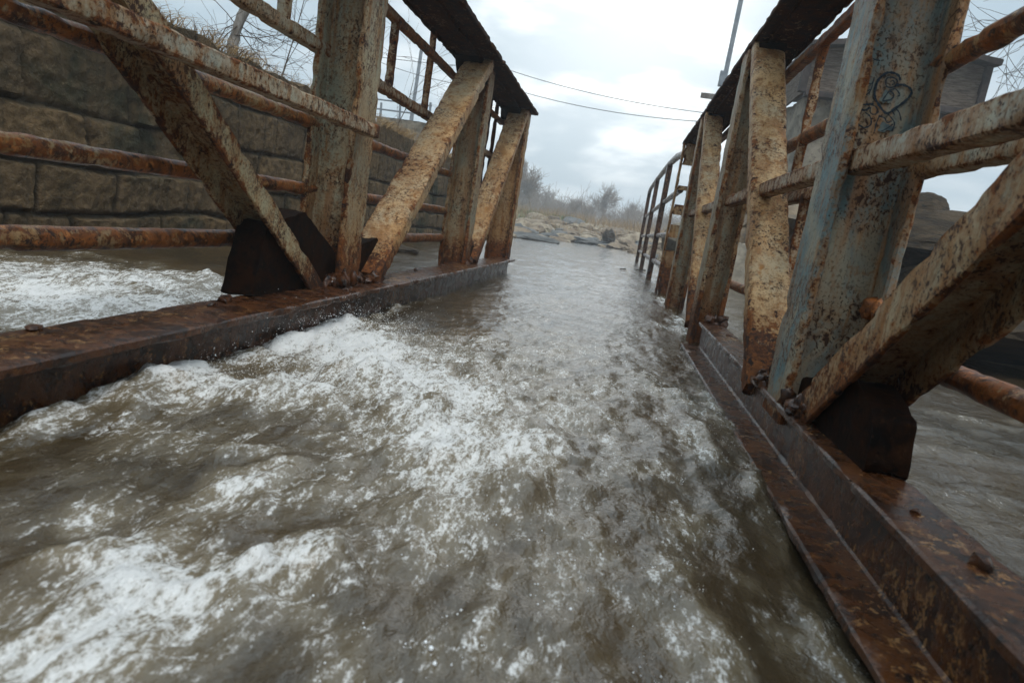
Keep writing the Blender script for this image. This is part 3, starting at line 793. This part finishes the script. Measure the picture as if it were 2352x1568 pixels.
# ------------------------------------------------------------------ stone retaining wall on the left
def make_wall():
    y0, y1, zt = -3.0, 17.6, 1.98
    ys = np.arange(y0, y1+.001, .022); zs = np.arange(-.5, zt+.001, .02)
    Yg, Zg = np.meshgrid(ys, zs); y, z = Yg.ravel(), Zg.ravel()
    q = np.stack([y*.9, z*1.2, y*0], 1)
    zz = z+.05*fbm(q, 3)+.02*y*.0; yy = y+.06*fbm(q*1.7+11, 3)
    # courses of differing height, each with its own run of block lengths
    edges = [-.9, -.35, .22, .58, 1.02, 1.50, 2.3]
    joint = np.full(len(y), 9.0); tone = np.zeros(len(y)); off = np.zeros(len(y))
    for c in range(len(edges)-1):
        m_ = (zz >= edges[c]) & (zz < edges[c+1])
        r = np.random.default_rng(90+c)
        e = [y0-1.0-r.uniform(0, .8)]
        while e[-1] < y1+2: e.append(e[-1]+r.uniform(.5, 1.15))
        e = np.array(e); k = np.searchsorted(e, yy[m_])-1
        k = np.clip(k, 0, len(e)-2)
        dy = np.minimum(yy[m_]-e[k], e[k+1]-yy[m_]); dz = np.minimum(zz[m_]-edges[c], edges[c+1]-zz[m_])
        joint[m_] = np.minimum(np.maximum(dy, 0), dz)
        rv = r.uniform(0, 1, (len(e), 2)); tone[m_] = rv[k, 0]; off[m_] = (rv[k, 1]-.5)*.07
    jm = 1-smooth(joint, .008, .034)
    d = off*(1-jm)-.045*jm-.004*(1-smooth(joint, 0, .12))
    d += .014*fbm(np.stack([y*3, z*3, y*0+3], 1), 5, .6)+.014*fbm(np.stack([y*14, z*14, y*0], 1), 3)
    x = -4.36+d
    V = np.stack([x, y, z], 1); F = grid_faces(len(ys), len(zs))
    # coping: broken irregular top running back into the bank
    n = len(ys); top = V[-n:].copy()
    rag = .10*fbm(np.stack([ys*1.6, ys*0, ys*0+4], 1), 4)
    V[-n:, 2] += rag; V[-2*n:-n, 2] += rag*.8; V[-3*n:-2*n, 2] += rag*.5
    t1 = V[-n:].copy(); t1[:, 0] -= .35+.1*fbm(np.stack([ys*3, ys*0+8, ys*0], 1), 3); t1[:, 2] += .04
    t2 = t1.copy(); t2[:, 0] = -4.36-1.1; t2[:, 2] = 1.8
    b2 = t2.copy(); b2[:, 2] = -.6
    V = np.concatenate([V, t1, t2, b2])
    nz = len(zs)
    F = grid_faces(n, nz+3)
    me = np_mesh('stone_wall', V, F, 60)
    jm = np.concatenate([jm, np.zeros(3*n)]); tone = np.concatenate([tone, np.full(3*n, .5)])
    for nm, v in (('joint', jm), ('tone', tone)):
        a = me.attributes.new(nm, 'FLOAT', 'POINT'); a.data.foreach_set('value', v.astype(np.float32))
    o = fix_normals(link('stone_wall', me, M['wall']))
    return tag(o, 'dark retaining wall of big rough stone blocks behind the left truss', 'wall')
make_wall()

# ------------------------------------------------------------------ dry grass (uncountable)
def blades(name, mat, pts, hmin, hmax, droop, width, per, spread, kind='stuff'):
    mb = MB(); r = np.random.default_rng(len(pts))
    V = []; F = []; n = 0
    for (bx, by, bz, dx) in pts:
        for k in range(per):
            p = np.array([bx, by, bz])+r.normal(size=3)*np.array([spread, spread, .01])
            L = r.uniform(hmin, hmax); a = r.uniform(0, 2*math.pi)
            d = np.array([math.cos(a)*.5+dx, math.sin(a)*.5, 1.0])
            d /= np.linalg.norm(d); side = np.cross(d, r.normal(size=3)); side /= np.linalg.norm(side)
            w = width*r.uniform(.6, 1.3)
            for s in range(4):
                V += [p+side*w*(1-s/3.3), p-side*w*(1-s/3.3)]
                p = p+d*L/3; d = d+np.array([dx*.5, 0, -droop]); d /= np.linalg.norm(d)
            F += [[n+2*s, n+2*s+1, n+2*s+3, n+2*s+2] for s in range(3)]
            n += 8
    mb.add(np.array(V), np.array(F))
    return tag(mb.build(name, M[mat], None, 180), kind=kind)
r_ = np.random.default_rng(3)
wp = []
for k in range(420):
    y = r_.uniform(1, 17.5); wp.append((-4.42-r_.uniform(0, .5), y, 2.0, .25))
for c in (5.2, 6.6, 9.0, 11.3, 12.2, 14.2, 15.5, 16.6):
    for k in range(12): wp.append((-4.36+r_.uniform(-.05, .05), c+r_.normal()*.25, 1.95, .8))
blades('dry_grass', 'straw', wp, .12, .42, .75, .0035, 9, .07)
fp = []
for k in range(900):
    x, y = r_.uniform(-14, 14), r_.uniform(47, 80)
    fp.append((x, y, float(ground_z(np.array([x]), np.array([y]))[0]), 0))
blades('reeds', 'straw', fp, .4, 1.3, .12, .02, 7, .35)
gp = []
for k in range(500):
    x, y = r_.uniform(-16, -3.5), r_.uniform(42, 66)
    gp.append((x, y, float(ground_z(np.array([x]), np.array([y]))[0]), 0))
blades('green_grass', 'green_grass', gp, .15, .5, .3, .03, 8, .4)

# ------------------------------------------------------------------ bare trees
def prisms(mb, S, k=3):
    """S: list of (p0, p1, r0, r1)"""
    P0 = np.array([s[0] for s in S]); P1 = np.array([s[1] for s in S]); R0 = np.array([s[2] for s in S]); R1 = np.array([s[3] for s in S])
    A = P1-P0; A /= np.linalg.norm(A, axis=1)[:, None]+1e-9
    h = np.where(np.abs(A[:, 2:3]) > .9, np.array([[1., 0, 0]]), np.array([[0, 0, 1.]]))
    U = np.cross(A, h); U /= np.linalg.norm(U, axis=1)[:, None]; W = np.cross(A, U)
    n = len(S); V = np.zeros((n, 2*k, 3))
    for j in range(k):
        a = 2*math.pi*j/k; d = U*math.cos(a)+W*math.sin(a)
        V[:, j] = P0+d*R0[:, None]; V[:, k+j] = P1+d*R1[:, None]
    F = np.array([[j, (j+1) % k, k+(j+1) % k, k+j] for j in range(k)])
    F = (F[None]+(np.arange(n)*2*k)[:, None, None]).reshape(-1, 4)
    mb.add(V.reshape(-1, 3), F)
def grow(r, p, d, L, rad_, depth, S, T, droop=0.0, split=3, jit=.25, tmin=.004):
    p = np.array(p, float); d = np.array(d, float)
    ns = 4 if depth > 1 else 3
    seg = L/ns; r0 = rad_
    for i in range(ns):
        d = d+r.normal(size=3)*jit*.5+np.array([0, 0, .05-droop]); d /= np.linalg.norm(d)
        q = p+d*seg; r1 = max(tmin*.6, r0*.82)
        (T if depth >= 4 else S).append((p, q, r0, r1))
        if depth > 0 and (i > 0 or depth < 4):
            for k in range(r.integers(1, split)):
                e = d+r.normal(size=3)*.65; e[2] += .12; e /= np.linalg.norm(e)
                grow(r, q, e, L*r.uniform(.5, .8), max(tmin, r1*.55), depth-1, S, T, droop, split, jit, tmin)
        p, r0 = q, r1
def tree(name, base, H, seed, label, cat='tree', group=None, depth=4, mat='twig', rt=.09, tmin=.006, lean=(0, 0, 1), split=3, droop=0.0):
    r = np.random.default_rng(seed); S = []; T = []
    grow(r, (0, 0, 0), lean, H*.55, rt, depth, S, T, droop, split, .22, tmin)
    root = empty(name, base)
    a = MB(); prisms(a, T if T else S[:1], 6); a.build('trunk', M['bark' if mat == 'twig' else mat], root, 180)
    if S:
        b_ = MB(); prisms(b_, S, 3); b_.build('crown', M[mat], root, 180)
    tag(root, label, cat, group)
    return root
def gz(x, y): return float(ground_z(np.array([float(x)]), np.array([float(y)]))[0])
def far_tree(px, py_unused, Y, H, seed, label, **kw):
    p = on_y(px, 545, Y); x = p[0]
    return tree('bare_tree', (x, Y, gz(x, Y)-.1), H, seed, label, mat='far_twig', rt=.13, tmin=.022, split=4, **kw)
far_tree(1372, 0, 92, 4.8, 21, 'round hazy bare tree on the far bank, tallest near the middle of the river view')
far_tree(1438, 0, 110, 4.0, 22, 'small hazy bare tree on the far bank just left of the thin handrail')
far_tree(1208, 0, 75, 5.6, 23, 'tall hazy bare tree right beside the far end of the left truss')

def far_woods():
    mb = MB(); r = np.random.default_rng(77)
    for k in range(44):
        px = r.uniform(1060, 1350) if k < 36 else r.uniform(1380, 1560)
        Y = r.uniform(95, 150); x = on_y(px, 545, Y)[0]
        S = []; T = []
        H = r.uniform(3.8, 5.8)*(.95 if px < 1260 else .7)
        grow(r, (x, Y, gz(x, Y)-.2), (0, 0, 1), H*.5, .15, 3, S, T, 0, 4, .22, .035)
        prisms(mb, T+S, 3)
    for k in range(260):
        px = r.uniform(1000, 1620); Y = r.uniform(80, 140); x = on_y(px, 545, Y)[0]
        for j in range(7):
            S = []; T = []
            d = r.normal(size=3)*.6; d[2] = 1.0
            grow(r, (x+r.normal()*.8, Y, gz(x, Y)), d/np.linalg.norm(d), r.uniform(1.2, 3.2), .03, 1, S, T, 0, 3, .3, .022)
            prisms(mb, T+S, 3)
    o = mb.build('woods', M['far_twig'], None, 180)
    return tag(o, kind='stuff')
far_woods()

# top right: a bare tree reaching over the hut, and thickets lower down
tree('bare_tree', (10.6, 15.5, 1.2), 10.5, 5, 'bare twiggy tree at the top right, branches above the plank hut', depth=4, rt=.14, tmin=.008, split=4)
tree('bare_shrub', (13.5, 19.5, 1.2), 5.2, 9, 'leafless thicket behind the dark boulder at the right edge', cat='shrub', depth=4, rt=.07, tmin=.008, split=4)
tree('bare_shrub', (10.0, 14.2, 1.2), 5.2, 12, 'low leafless shrub between the big right post and the near right diagonal', cat='shrub', depth=4, rt=.06, tmin=.006, split=4)
# brambles along the wall top
BR = [(-4.75, 8.4, 2.0, 31, 'thin bare bramble arching up from the near stretch of the stone wall'),
      (-4.75, 10.6, 2.0, 32, 'wiry bramble beside the leaning grey trunk on the stone wall'),
      (-4.8, 13.0, 2.0, 33, 'bare bramble on the wall seen just left of the big cream post'),
      (-4.7, 16.6, 2.0, 35, 'brown tangled bramble bush over the far end of the stone wall')]
for (x, y, z, s, lab) in BR:
    tree('bramble', (x, y, z-.05), 2.2 if s < 35 else 1.6, s, lab, 'shrub', depth=2 if s < 35 else 4, rt=.014, tmin=.0035, split=3, droop=.07, lean=(.25, .1, 1))
# leaning grey trunk
a, b_ = on_x(522, 135, -4.9), on_x(556, 25, -5.0)
root = empty('leaning_trunk', a); mb = MB()
ext = (b_-a)
sweep(mb, circle(.06, 10), (0, 0, -.3), tuple(ext*1.25), U=(1, 0, 0), seg=.08, pseg=.04, cham=0, rough=.02, chip=.01, bend=.04)
fix_normals(mb.build('trunk', M['bark'], root, 60))
mb = MB(); S = []; T = []
r = np.random.default_rng(4)
for k in range(9):
    grow(r, ext*r.uniform(.25, 1.2), r.normal(size=3)+np.array([0, .3, .3]), r.uniform(.5, 1.3), .008, 2, S, T, .03, 3, .3, .003)
prisms(mb, S, 3); mb.build('crown', M['twig'], root, 180)
tag(root, 'bare grey sapling trunk leaning on top of the stone wall', 'tree')

# ------------------------------------------------------------------ rocks
VAR = [rock_mesh('boulder', (1, 1, .6), 4, .28, 1.3, 10+k) for k in range(7)]
def boulder(x, y, z, s, k, rz, mat, label, group=None, sz=(1, 1, 1), tilt=0.0):
    me = VAR[k % 7]
    o = bpy.data.objects.new('boulder', me.copy() if mat else me); COL.objects.link(o)
    o.data.materials.clear(); o.data.materials.append(M[mat])
    o.location = (x, y, z); o.scale = (s*sz[0], s*sz[1], s*sz[2]); o.rotation_euler = (tilt, tilt*.6, rz)
    return tag(o, label, 'boulder', group)
r = np.random.default_rng(19); cnt = 0
for k in range(1600):
    if cnt >= 250: break
    x, y = r.uniform(-8, 7), r.uniform(22, 62)
    d = float(shore_dist(np.array([x]), np.array([y]))[0])
    if d < -.35 or d > (4 if y < 40 else 10): continue
    if x < -5 and y < 36: continue
    s = r.uniform(.22, .62)*(1.0+.02*(y-25))*(1.5 if r.uniform() < .12 else 1)
    u = r.uniform(); mat = 'rock_tan' if u < .5 else ('rock' if u < .86 else 'rock_grey')
    g, lab = {'rock_tan': ('pale rocks of the far bank', 'pale tan boulder among the jumbled rocks of the far bank'),
              'rock': ('brown rocks of the far bank', 'brown boulder among the jumbled rocks of the far bank'),
              'rock_grey': ('grey rocks of the far bank', 'grey boulder among the jumbled rocks of the far bank')}[mat]
    boulder(x, y, gz(x, y)+.14*s, s, int(r.integers(7)), r.uniform(0, 6.28), mat, lab, g, (1.1, .9, r.uniform(.55, .95)), r.uniform(-.2, .2)); cnt += 1
def rock_at(px, py, Y, s, k, mat, label, sz=(1, 1, 1), rz=0.0, tilt=0.0):
    p = on_y(px, py, Y); return boulder(p[0], p[1], p[2], s, k, rz, mat, label, None, sz, tilt)
rock_at(1400, 545, 42, .62, 2, 'rock_dark', 'dark rounded boulder standing out among the pale rocks at the far water edge', (.8, .8, 1.2))
rock_at(1225, 546, 29, .8, 4, 'rock_grey', 'long flat grey slab at the left end of the far rocks', (1.6, .7, .35), .4, .1)
rock_at(1335, 552, 40, .7, 1, 'rock_grey', 'low grey rock at the middle of the far water edge', (1.5, .8, .5), .2)
rock_at(905, 570, 9.5, .3, 3, 'rock_dark', 'small dark wet rock in the water behind the tan left diagonal', (1.9, .7, .5), -.5)
# right bank: dark blocks behind the right truss
rock_at(2165, 545, 9.5, .8, 0, 'rock_dark', 'big dark overhanging boulder right of the teal post', (1.5, 1.1, .62), .3, .05)
rock_at(2370, 690, 8.4, 1.0, 5, 'rock_dark', 'dark rock mass behind the near right diagonal', (1.5, 1.4, 1.1), 1.0)
rock_at(2330, 765, 7.2, .95, 6, 'rock_dark', 'low brown rock ledge at the right water edge', (2.2, 1.2, .62), .1)
rock_at(2128, 472, 11.5, .42, 4, 'rock_dark', 'small dark rock perched behind the overhanging boulder', (.75, .8, .8), 2.0)
rock_at(2230, 650, 10.2, 1.15, 3, 'rock_dark', 'dark rock face in the hollow under the overhanging boulder', (1.5, .8, .95), .8)
for k in range(16):
    x, y = 4.55+r.uniform(-.15, .9), 6.5+k*.62
    boulder(x, y, gz(x, y)+.12, r.uniform(.4, .75), k, r.uniform(0, 6.3), 'rock', 'brown boulder in the row along the right bank behind the truss', 'brown boulders along the right bank', (1.2, 1.1, .75), r.uniform(-.2, .2))
rock_at(1700, 640, 16, 1.5, 3, 'concrete', 'crumbling pale rubble pier seen between the right posts', (1.2, 1, 1.5), .4)
rock_at(1860, 520, 12, 1.2, 6, 'rock', 'brown boulder showing between the tan diagonal and the teal post', (1.3, 1, .9), .9)

# bits of driftwood carried by the river
for (px, py, L, a_, lab) in ((1424, 617, .13, .2, 'left one of two small dark sticks drifting side by side on the far bright water'), (1462, 619, .22, -.1, 'right one of two small dark sticks drifting side by side on the far bright water'), (1531, 686, .26, -.7, 'dark stick drifting close to the far posts of the right truss')):
    p = on_z(px, py, .02); mb = MB(); dv = np.array([math.cos(a_), math.sin(a_), .05])*L
    sweep(mb, circle(.014, 8), (0, 0, 0), tuple(dv), U=(0, 0, 1), seg=.03, pseg=.01, cham=0, rough=.004, chip=.004, bend=.01)
    sweep(mb, circle(.006, 6), tuple(dv*.55), tuple(dv*.75+np.array([.02, .05, .03])), U=(0, 0, 1), seg=.05, pseg=.02, cham=0, rough=.004, chip=0)
    o = fix_normals(mb.build('driftwood', M['rock_dark'], None, 60)); o.location = tuple(p)
    tag(o, lab, 'driftwood')

# ------------------------------------------------------------------ weathered hut on the right bank
def hut():
    Y0 = 17.0; Y1 = 23.0
    xl = on_y(1835, 300, Y0)[0]; xr = on_y(2242, 240, Y0)[0]
    zb = on_y(2235, 252, Y0)[2]; ze = on_y(2250, 150, Y0)[2]
    root = empty('hut', ((xl+xr)/2, Y0, 1.2))
    loc = Vector(root.location)
    def fin(o): o.parent = root; o.matrix_parent_inverse = Matrix.Translation(-loc); return o
    mb = MB(); sweep(mb, rect(xl+.1, xr-.55, Y0+.25, Y1), (0, 0, .4), (0, 0, zb), U=(1, 0, 0), V=(0, 1, 0), seg=.2, pseg=.2, cham=.05, rough=.09, chip=.06)
    fin(fix_normals(mb.build('wall', M['concrete'], None, 40)))
    # plank-clad upper storey, planks run on a slant as on the gable boards
    mb = MB(); n = int((ze-zb)/.34)+1
    for i in range(n):
        z0 = zb+i*.34; 
        sweep(mb, rect(xl-.1, xr, 0, .05), (0, Y0+.02*(i % 2), z0), (0, Y0-.03, z0+.325), U=(1, 0, 0), V=(0, 1, 0), seg=.12, pseg=.3, cham=.008, rough=.012, chip=.02, seed=i)
        sweep(mb, rect(Y0+.06, Y1, 0, .05), (xr-.06, 0, z0), (xr-.01, 0, z0+.325), U=(0, 1, 0), V=(1, 0, 0), seg=.12, pseg=.3, cham=.008, rough=.012, chip=.02, seed=i+40)
        sweep(mb, rect(Y0+.06, Y1, 0, .05), (xl-.05, 0, z0), (xl-.1, 0, z0+.325), U=(0, 1, 0), V=(1, 0, 0), seg=.12, pseg=.3, cham=.008, rough=.012, chip=.02, seed=i+80)
    fin(fix_normals(mb.build('cladding', M['plank'], None, 40)))
    mb = MB()
    sweep(mb, rect(xr-.03, xr+.12, Y0-.1, Y0+.08), (0, 0, zb-.06), (0, 0, ze), U=(1, 0, 0), V=(0, 1, 0), seg=.2, pseg=.1)
    sweep(mb, rect(xl-.22, xl-.06, Y0-.1, Y0+.08), (0, 0, zb-.06), (0, 0, ze), U=(1, 0, 0), V=(0, 1, 0), seg=.2, pseg=.1)
    sweep(mb, rect(Y0-.07, Y0+.2, zb-.14, zb-.005), (xl-.05, 0, 0), (xr-.04, 0, 0), U=(0, 1, 0), V=(0, 0, 1), seg=.2, pseg=.1)
    fin(fix_normals(mb.build('trim', M['trim'], None, 40)))
    mb = MB(); xm = (xl+xr)/2; hr = .22
    prof = [(xl-.2, ze-.06), (xm, ze+hr), (xr+.15, ze-.06), (xr+.15, ze+.06), (xm, ze+hr+.12), (xl-.2, ze+.06)]
    sweep(mb, prof, (0, Y0-.35, 0), (0, Y1+.3, 0), U=(1, 0, 0), V=(0, 0, 1), seg=.3, pseg=.3, cham=.01, rough=.03, chip=.03)
    gb = [(xl-.05, ze-.12), (xr+.05, ze-.12), (xm, ze+hr-.05)]
    sweep(mb, gb, (0, Y0+.05, 0), (0, Y0+.12, 0), U=(1, 0, 0), V=(0, 0, 1), seg=.3, pseg=.3, cham=.01, rough=.01, chip=.0)
    fin(fix_normals(mb.build('roof', M['trim'], None, 40)))
    tag(root, 'weathered plank hut on a stone base behind the right truss', 'hut')
hut()

# ------------------------------------------------------------------ thin handrail in the water past the right truss
def far_railing():
    root = empty('handrail', (.7, 15, 0))
    def add(name, pr, p0, p1, **kw):
        mb = MB(); sweep(mb, pr, p0, p1, seg=.15, pseg=.04, cham=0, rough=.004, chip=.004, **kw)
        o = fix_normals(mb.build(name, M['girder'], None, 60)); o.parent = root; o.matrix_parent_inverse = Matrix.Translation(-Vector(root.location)); return o
    YP = (13.0, 17.2, 21.5); ZT = (2.16, 2.25, 2.28)
    for y, z in zip(YP, ZT): add('post', rect(-.05, .05, -.09, .09), (.72, y, -.6), (.72, y, z), U=(1, 0, 0), V=(0, 1, 0))
    mb = MB()
    pts = [(9.7, 1.98), (11.2, 2.12), (13, 2.2), (17.2, 2.28), (20.8, 2.3), (21.35, 2.22), (21.55, 2.0)]
    for (ya, za), (yb, zb) in zip(pts[:-1], pts[1:]):
        sweep(mb, circle(.055, 10), (.72, ya-.02, za), (.72, yb+.02, zb), U=(1, 0, 0), seg=.2, pseg=.04, cham=0, rough=.004, chip=.004)
    o = fix_normals(mb.build('top_rail', M['girder'], None, 60)); o.parent = root; o.matrix_parent_inverse = Matrix.Translation(-Vector(root.location))
    for z in (1.47, .84, .36): add('rail', circle(.045, 10), (.74, 9.6, z), (.74, 21.5, z), U=(1, 0, 0), V=(0, 0, 1))
    tag(root, 'thin rusty handrail standing in the water past the right truss', 'railing')
far_railing()

# ------------------------------------------------------------------ poles, wires, bits on the left bank
def pole_between(name, p0, p1, r, label, cat='pole', mat='metal'):
    p0, p1 = np.array(p0), np.array(p1)
    root = empty(name, p0); mb = MB()
    sweep(mb, circle(r, 12), (0, 0, 0), tuple(p1-p0), U=(1, 0, 0), seg=.4, pseg=.1, cham=0, rough=0, chip=0)
    fix_normals(mb.build('shaft', M[mat], root, 60))
    return tag(root, label, cat)
YL = 26.0
pa = on_y(1653, 215, YL); pb = on_y(1690, -10, YL)
base = pa+(pa-pb)*1.0; base[2] = gz(base[0], YL)-.2; base[0] = pa[0]
lp = pole_between('lamp_post', (pa[0], YL, base[2]), (pa[0]+.12, YL, pb[2]+3), .085, 'grey lamp post rising behind the right top chord')
def box_on(parent, name, c, half, mat):
    mb = MB(); c = np.array(c)-np.array(parent.location)
    sweep(mb, rect(-half[0], half[0], -half[1], half[1]), (c[0], c[1], c[2]-half[2]), (c[0], c[1], c[2]+half[2]), U=(1, 0, 0), V=(0, 1, 0), seg=.1, pseg=.1, cham=.02, rough=.004, chip=.004)
    return fix_normals(mb.build(name, M[mat], parent, 50))
box_on(lp, 'junction_box', on_y(1659, 183, YL)+np.array([0, -.1, 0]), (.13, .1, .26), 'metal')
box_on(lp, 'bracket', on_y(1636, 222, YL), (.42, .05, .09), 'bark')
YP = 34.0
q0 = on_y(944, 262, YP); q1 = on_y(968, 118, YP)
pole_between('utility_pole', (q0[0], YP, q0[2]-1.5), (q1[0], YP, q1[2]+.3), .09, 'thin blue grey pole beyond the wall behind the left truss')
def wire(pts, label, r=.014):
    P = [np.array(p) for p in pts]; mb = MB(); S = []
    for i in range(len(P)-1):
        n = 14
        for k in range(n):
            f = lambda s: P[i]+(P[i+1]-P[i])*s-np.array([0, 0, .28])*4*s*(1-s)
            S.append((f(k/n), f((k+1)/n), r, r))
    prisms(mb, S, 5)
    o = mb.build('overhead_wire', M['wire'], None, 180)
    return tag(o, label, 'wire')
wire([on_y(560, 72, 30), on_y(1160, 158, 30), on_y(1700, 268, 26.2)], 'upper of two thin overhead wires crossing the sky to the lamp post')
wire([on_y(870, 142, 34), on_y(1195, 210, 31), on_y(1700, 284, 26.2)], 'lower of two thin overhead wires crossing the sky to the lamp post')

def bank_fence():
    Y = 24.0; root = empty('pipe_fence', on_y(925, 300, Y)); L = np.array(root.location)
    for px in (872, 916, 946, 985):
        p = on_y(px, 305, Y)-L; q = on_y(px+4, 236, Y)-L
        mb = MB(); sweep(mb, circle(.045, 8), tuple(p-np.array([0, 0, .5])), tuple(q), U=(1, 0, 0), seg=.3, pseg=.05, cham=0, rough=.003, chip=0)
        fix_normals(mb.build('post', M['metal'], root, 60))
    for dy in (0, 22, 42):
        mb = MB(); sweep(mb, circle(.03, 8), tuple(on_y(866, 228+dy, Y)-L), tuple(on_y(992, 244+dy, Y)-L), U=(0, 1, 0), seg=.3, pseg=.05, cham=0, rough=.003, chip=0)
        fix_normals(mb.build('rail', M['metal'], root, 60))
    tag(root, 'pale pipe fence on the bank past the far end of the stone wall', 'fence')
bank_fence()
def bank_block():
    c = on_y(925, 306, 20.5)
    mb = MB(); sweep(mb, rect(-.75, .75, -.5, .5), (c[0], c[1], c[2]-2.6), (c[0], c[1], c[2]+.35), U=(1, 0, 0), V=(0, 1, 0), seg=.12, pseg=.12, cham=.06, rough=.09, chip=.08)
    o = fix_normals(mb.build('concrete_block', M['concrete'], None, 40))
    tag(o, 'pale concrete block past the far end of the stone wall', 'block')
bank_block()

# ------------------------------------------------------------------ spray and bubbles (uncountable)
def spray():
    bm = bmesh.new(); bmesh.ops.create_icosphere(bm, subdivisions=1, radius=1.0)
    IV = np.array([v.co for v in bm.verts]); IF = np.array([[v.index for v in f.verts] for f in bm.faces]); bm.free()
    r = np.random.default_rng(8); C = []; R = []
    def burst(px, py, n, sx, sy, sz, r0, r1, up=.0):
        p = on_z(px, py, 0.0)
        for k in range(n):
            C.append([p[0]+r.normal()*sx, p[1]+r.normal()*sy, up+abs(r.normal())*sz]); R.append(r.uniform(r0*.7, r1*.7))
    burst(850, 790, 2600, .16, .26, .075, .0005, .0018, .03)
    burst(930, 850, 2000, .22, .3, .05, .0005, .0016, .03)
    burst(620, 900, 1500, .35, .12, .035, .0005, .0016, .02)
    burst(820, 800, 700, .14, .22, .07, .0008, .0030, .06)
    burst(760, 840, 500, .14, .18, .06, .0008, .0030, .05)
    burst(900, 860, 700, .2, .25, .05, .0008, .0028, .05)
    burst(1030, 960, 500, .2, .22, .035, .0008, .0026, .05)
    burst(560, 890, 400, .3, .1, .03, .0008, .0026, .05)
    burst(1620, 1010, 250, .06, .2, .02, .0007, .002, .01)
    C0 = np.array(C); R0 = np.array(R)
    # bubbles floating on the surface in the near right water
    B = []; RB = []
    for (px, py, n, sx, sy) in ((1250, 1400, 260, .25, .18), (1000, 1490, 90, .1, .06), (1450, 1250, 260, .2, .2), (1560, 1450, 160, .12, .14), (1300, 1130, 200, .2, .15), (1150, 1250, 140, .12, .1)):
        p = on_z(px, py, 0.0)
        for k in range(n//16):
            c0 = (p[0]+r.normal()*sx, p[1]+r.normal()*sy)
            for q in range(r.integers(1, 12)):
                B.append([c0[0]+r.normal()*.010, c0[1]+r.normal()*.018, 0]); RB.append(.0005+.0018*r.uniform()**3)
    for (px, py, q) in ((990, 1488, .008), (1000, 1510, .007), (1088, 1430, .005), (978, 1470, .006), (1310, 1400, .006), (1215, 1240, .005), (1060, 1395, .005)):
        p = on_z(px, py, 0.0); B.append([p[0], p[1], 0]); RB.append(q*.6)
    B = np.array(B); h, _ = water_fields(B[:, 0], B[:, 1]); B[:, 2] = h+np.array(RB)*.2
    C = np.concatenate([C0, B]); R = np.concatenate([R0, RB])
    V = (IV[None]*R[:, None, None]+C[:, None]).reshape(-1, 3)
    F = (IF[None]+(np.arange(len(C))*len(IV))[:, None, None]).reshape(-1, 3)
    me = np_mesh('water_spray', V, F, 180)
    return tag(link('water_spray', me, M['drop']), kind='stuff')
spray()

# ------------------------------------------------------------------ haze
def haze():
    mb = MB()
    x0, x1, y0, y1, z0, z1 = -330, 330, -60, 400, -3.0, 24.0
    V = [(x, y, z) for z in (z0, z1) for y in (y0, y1) for x in (x0, x1)]
    F = [(0, 2, 3, 1), (4, 5, 7, 6), (0, 1, 5, 4), (2, 6, 7, 3), (0, 4, 6, 2), (1, 3, 7, 5)]
    mb.add(V, F)
    mt = bpy.data.materials.new('haze'); mt.use_nodes = True
    t = NT(mt.node_tree); out = t.n('ShaderNodeOutputMaterial'); v = t.n('ShaderNodeVolumePrincipled')
    v.inputs['Color'].default_value = (.86, .9, .94, 1); v.inputs['Density'].default_value = .0034
    v.inputs['Anisotropy'].default_value = .2
    t.t.links.new(v.outputs[0], out.inputs['Volume'])
    o = mb.build('haze', mt, None, 30); tag(o, kind='stuff')
haze()
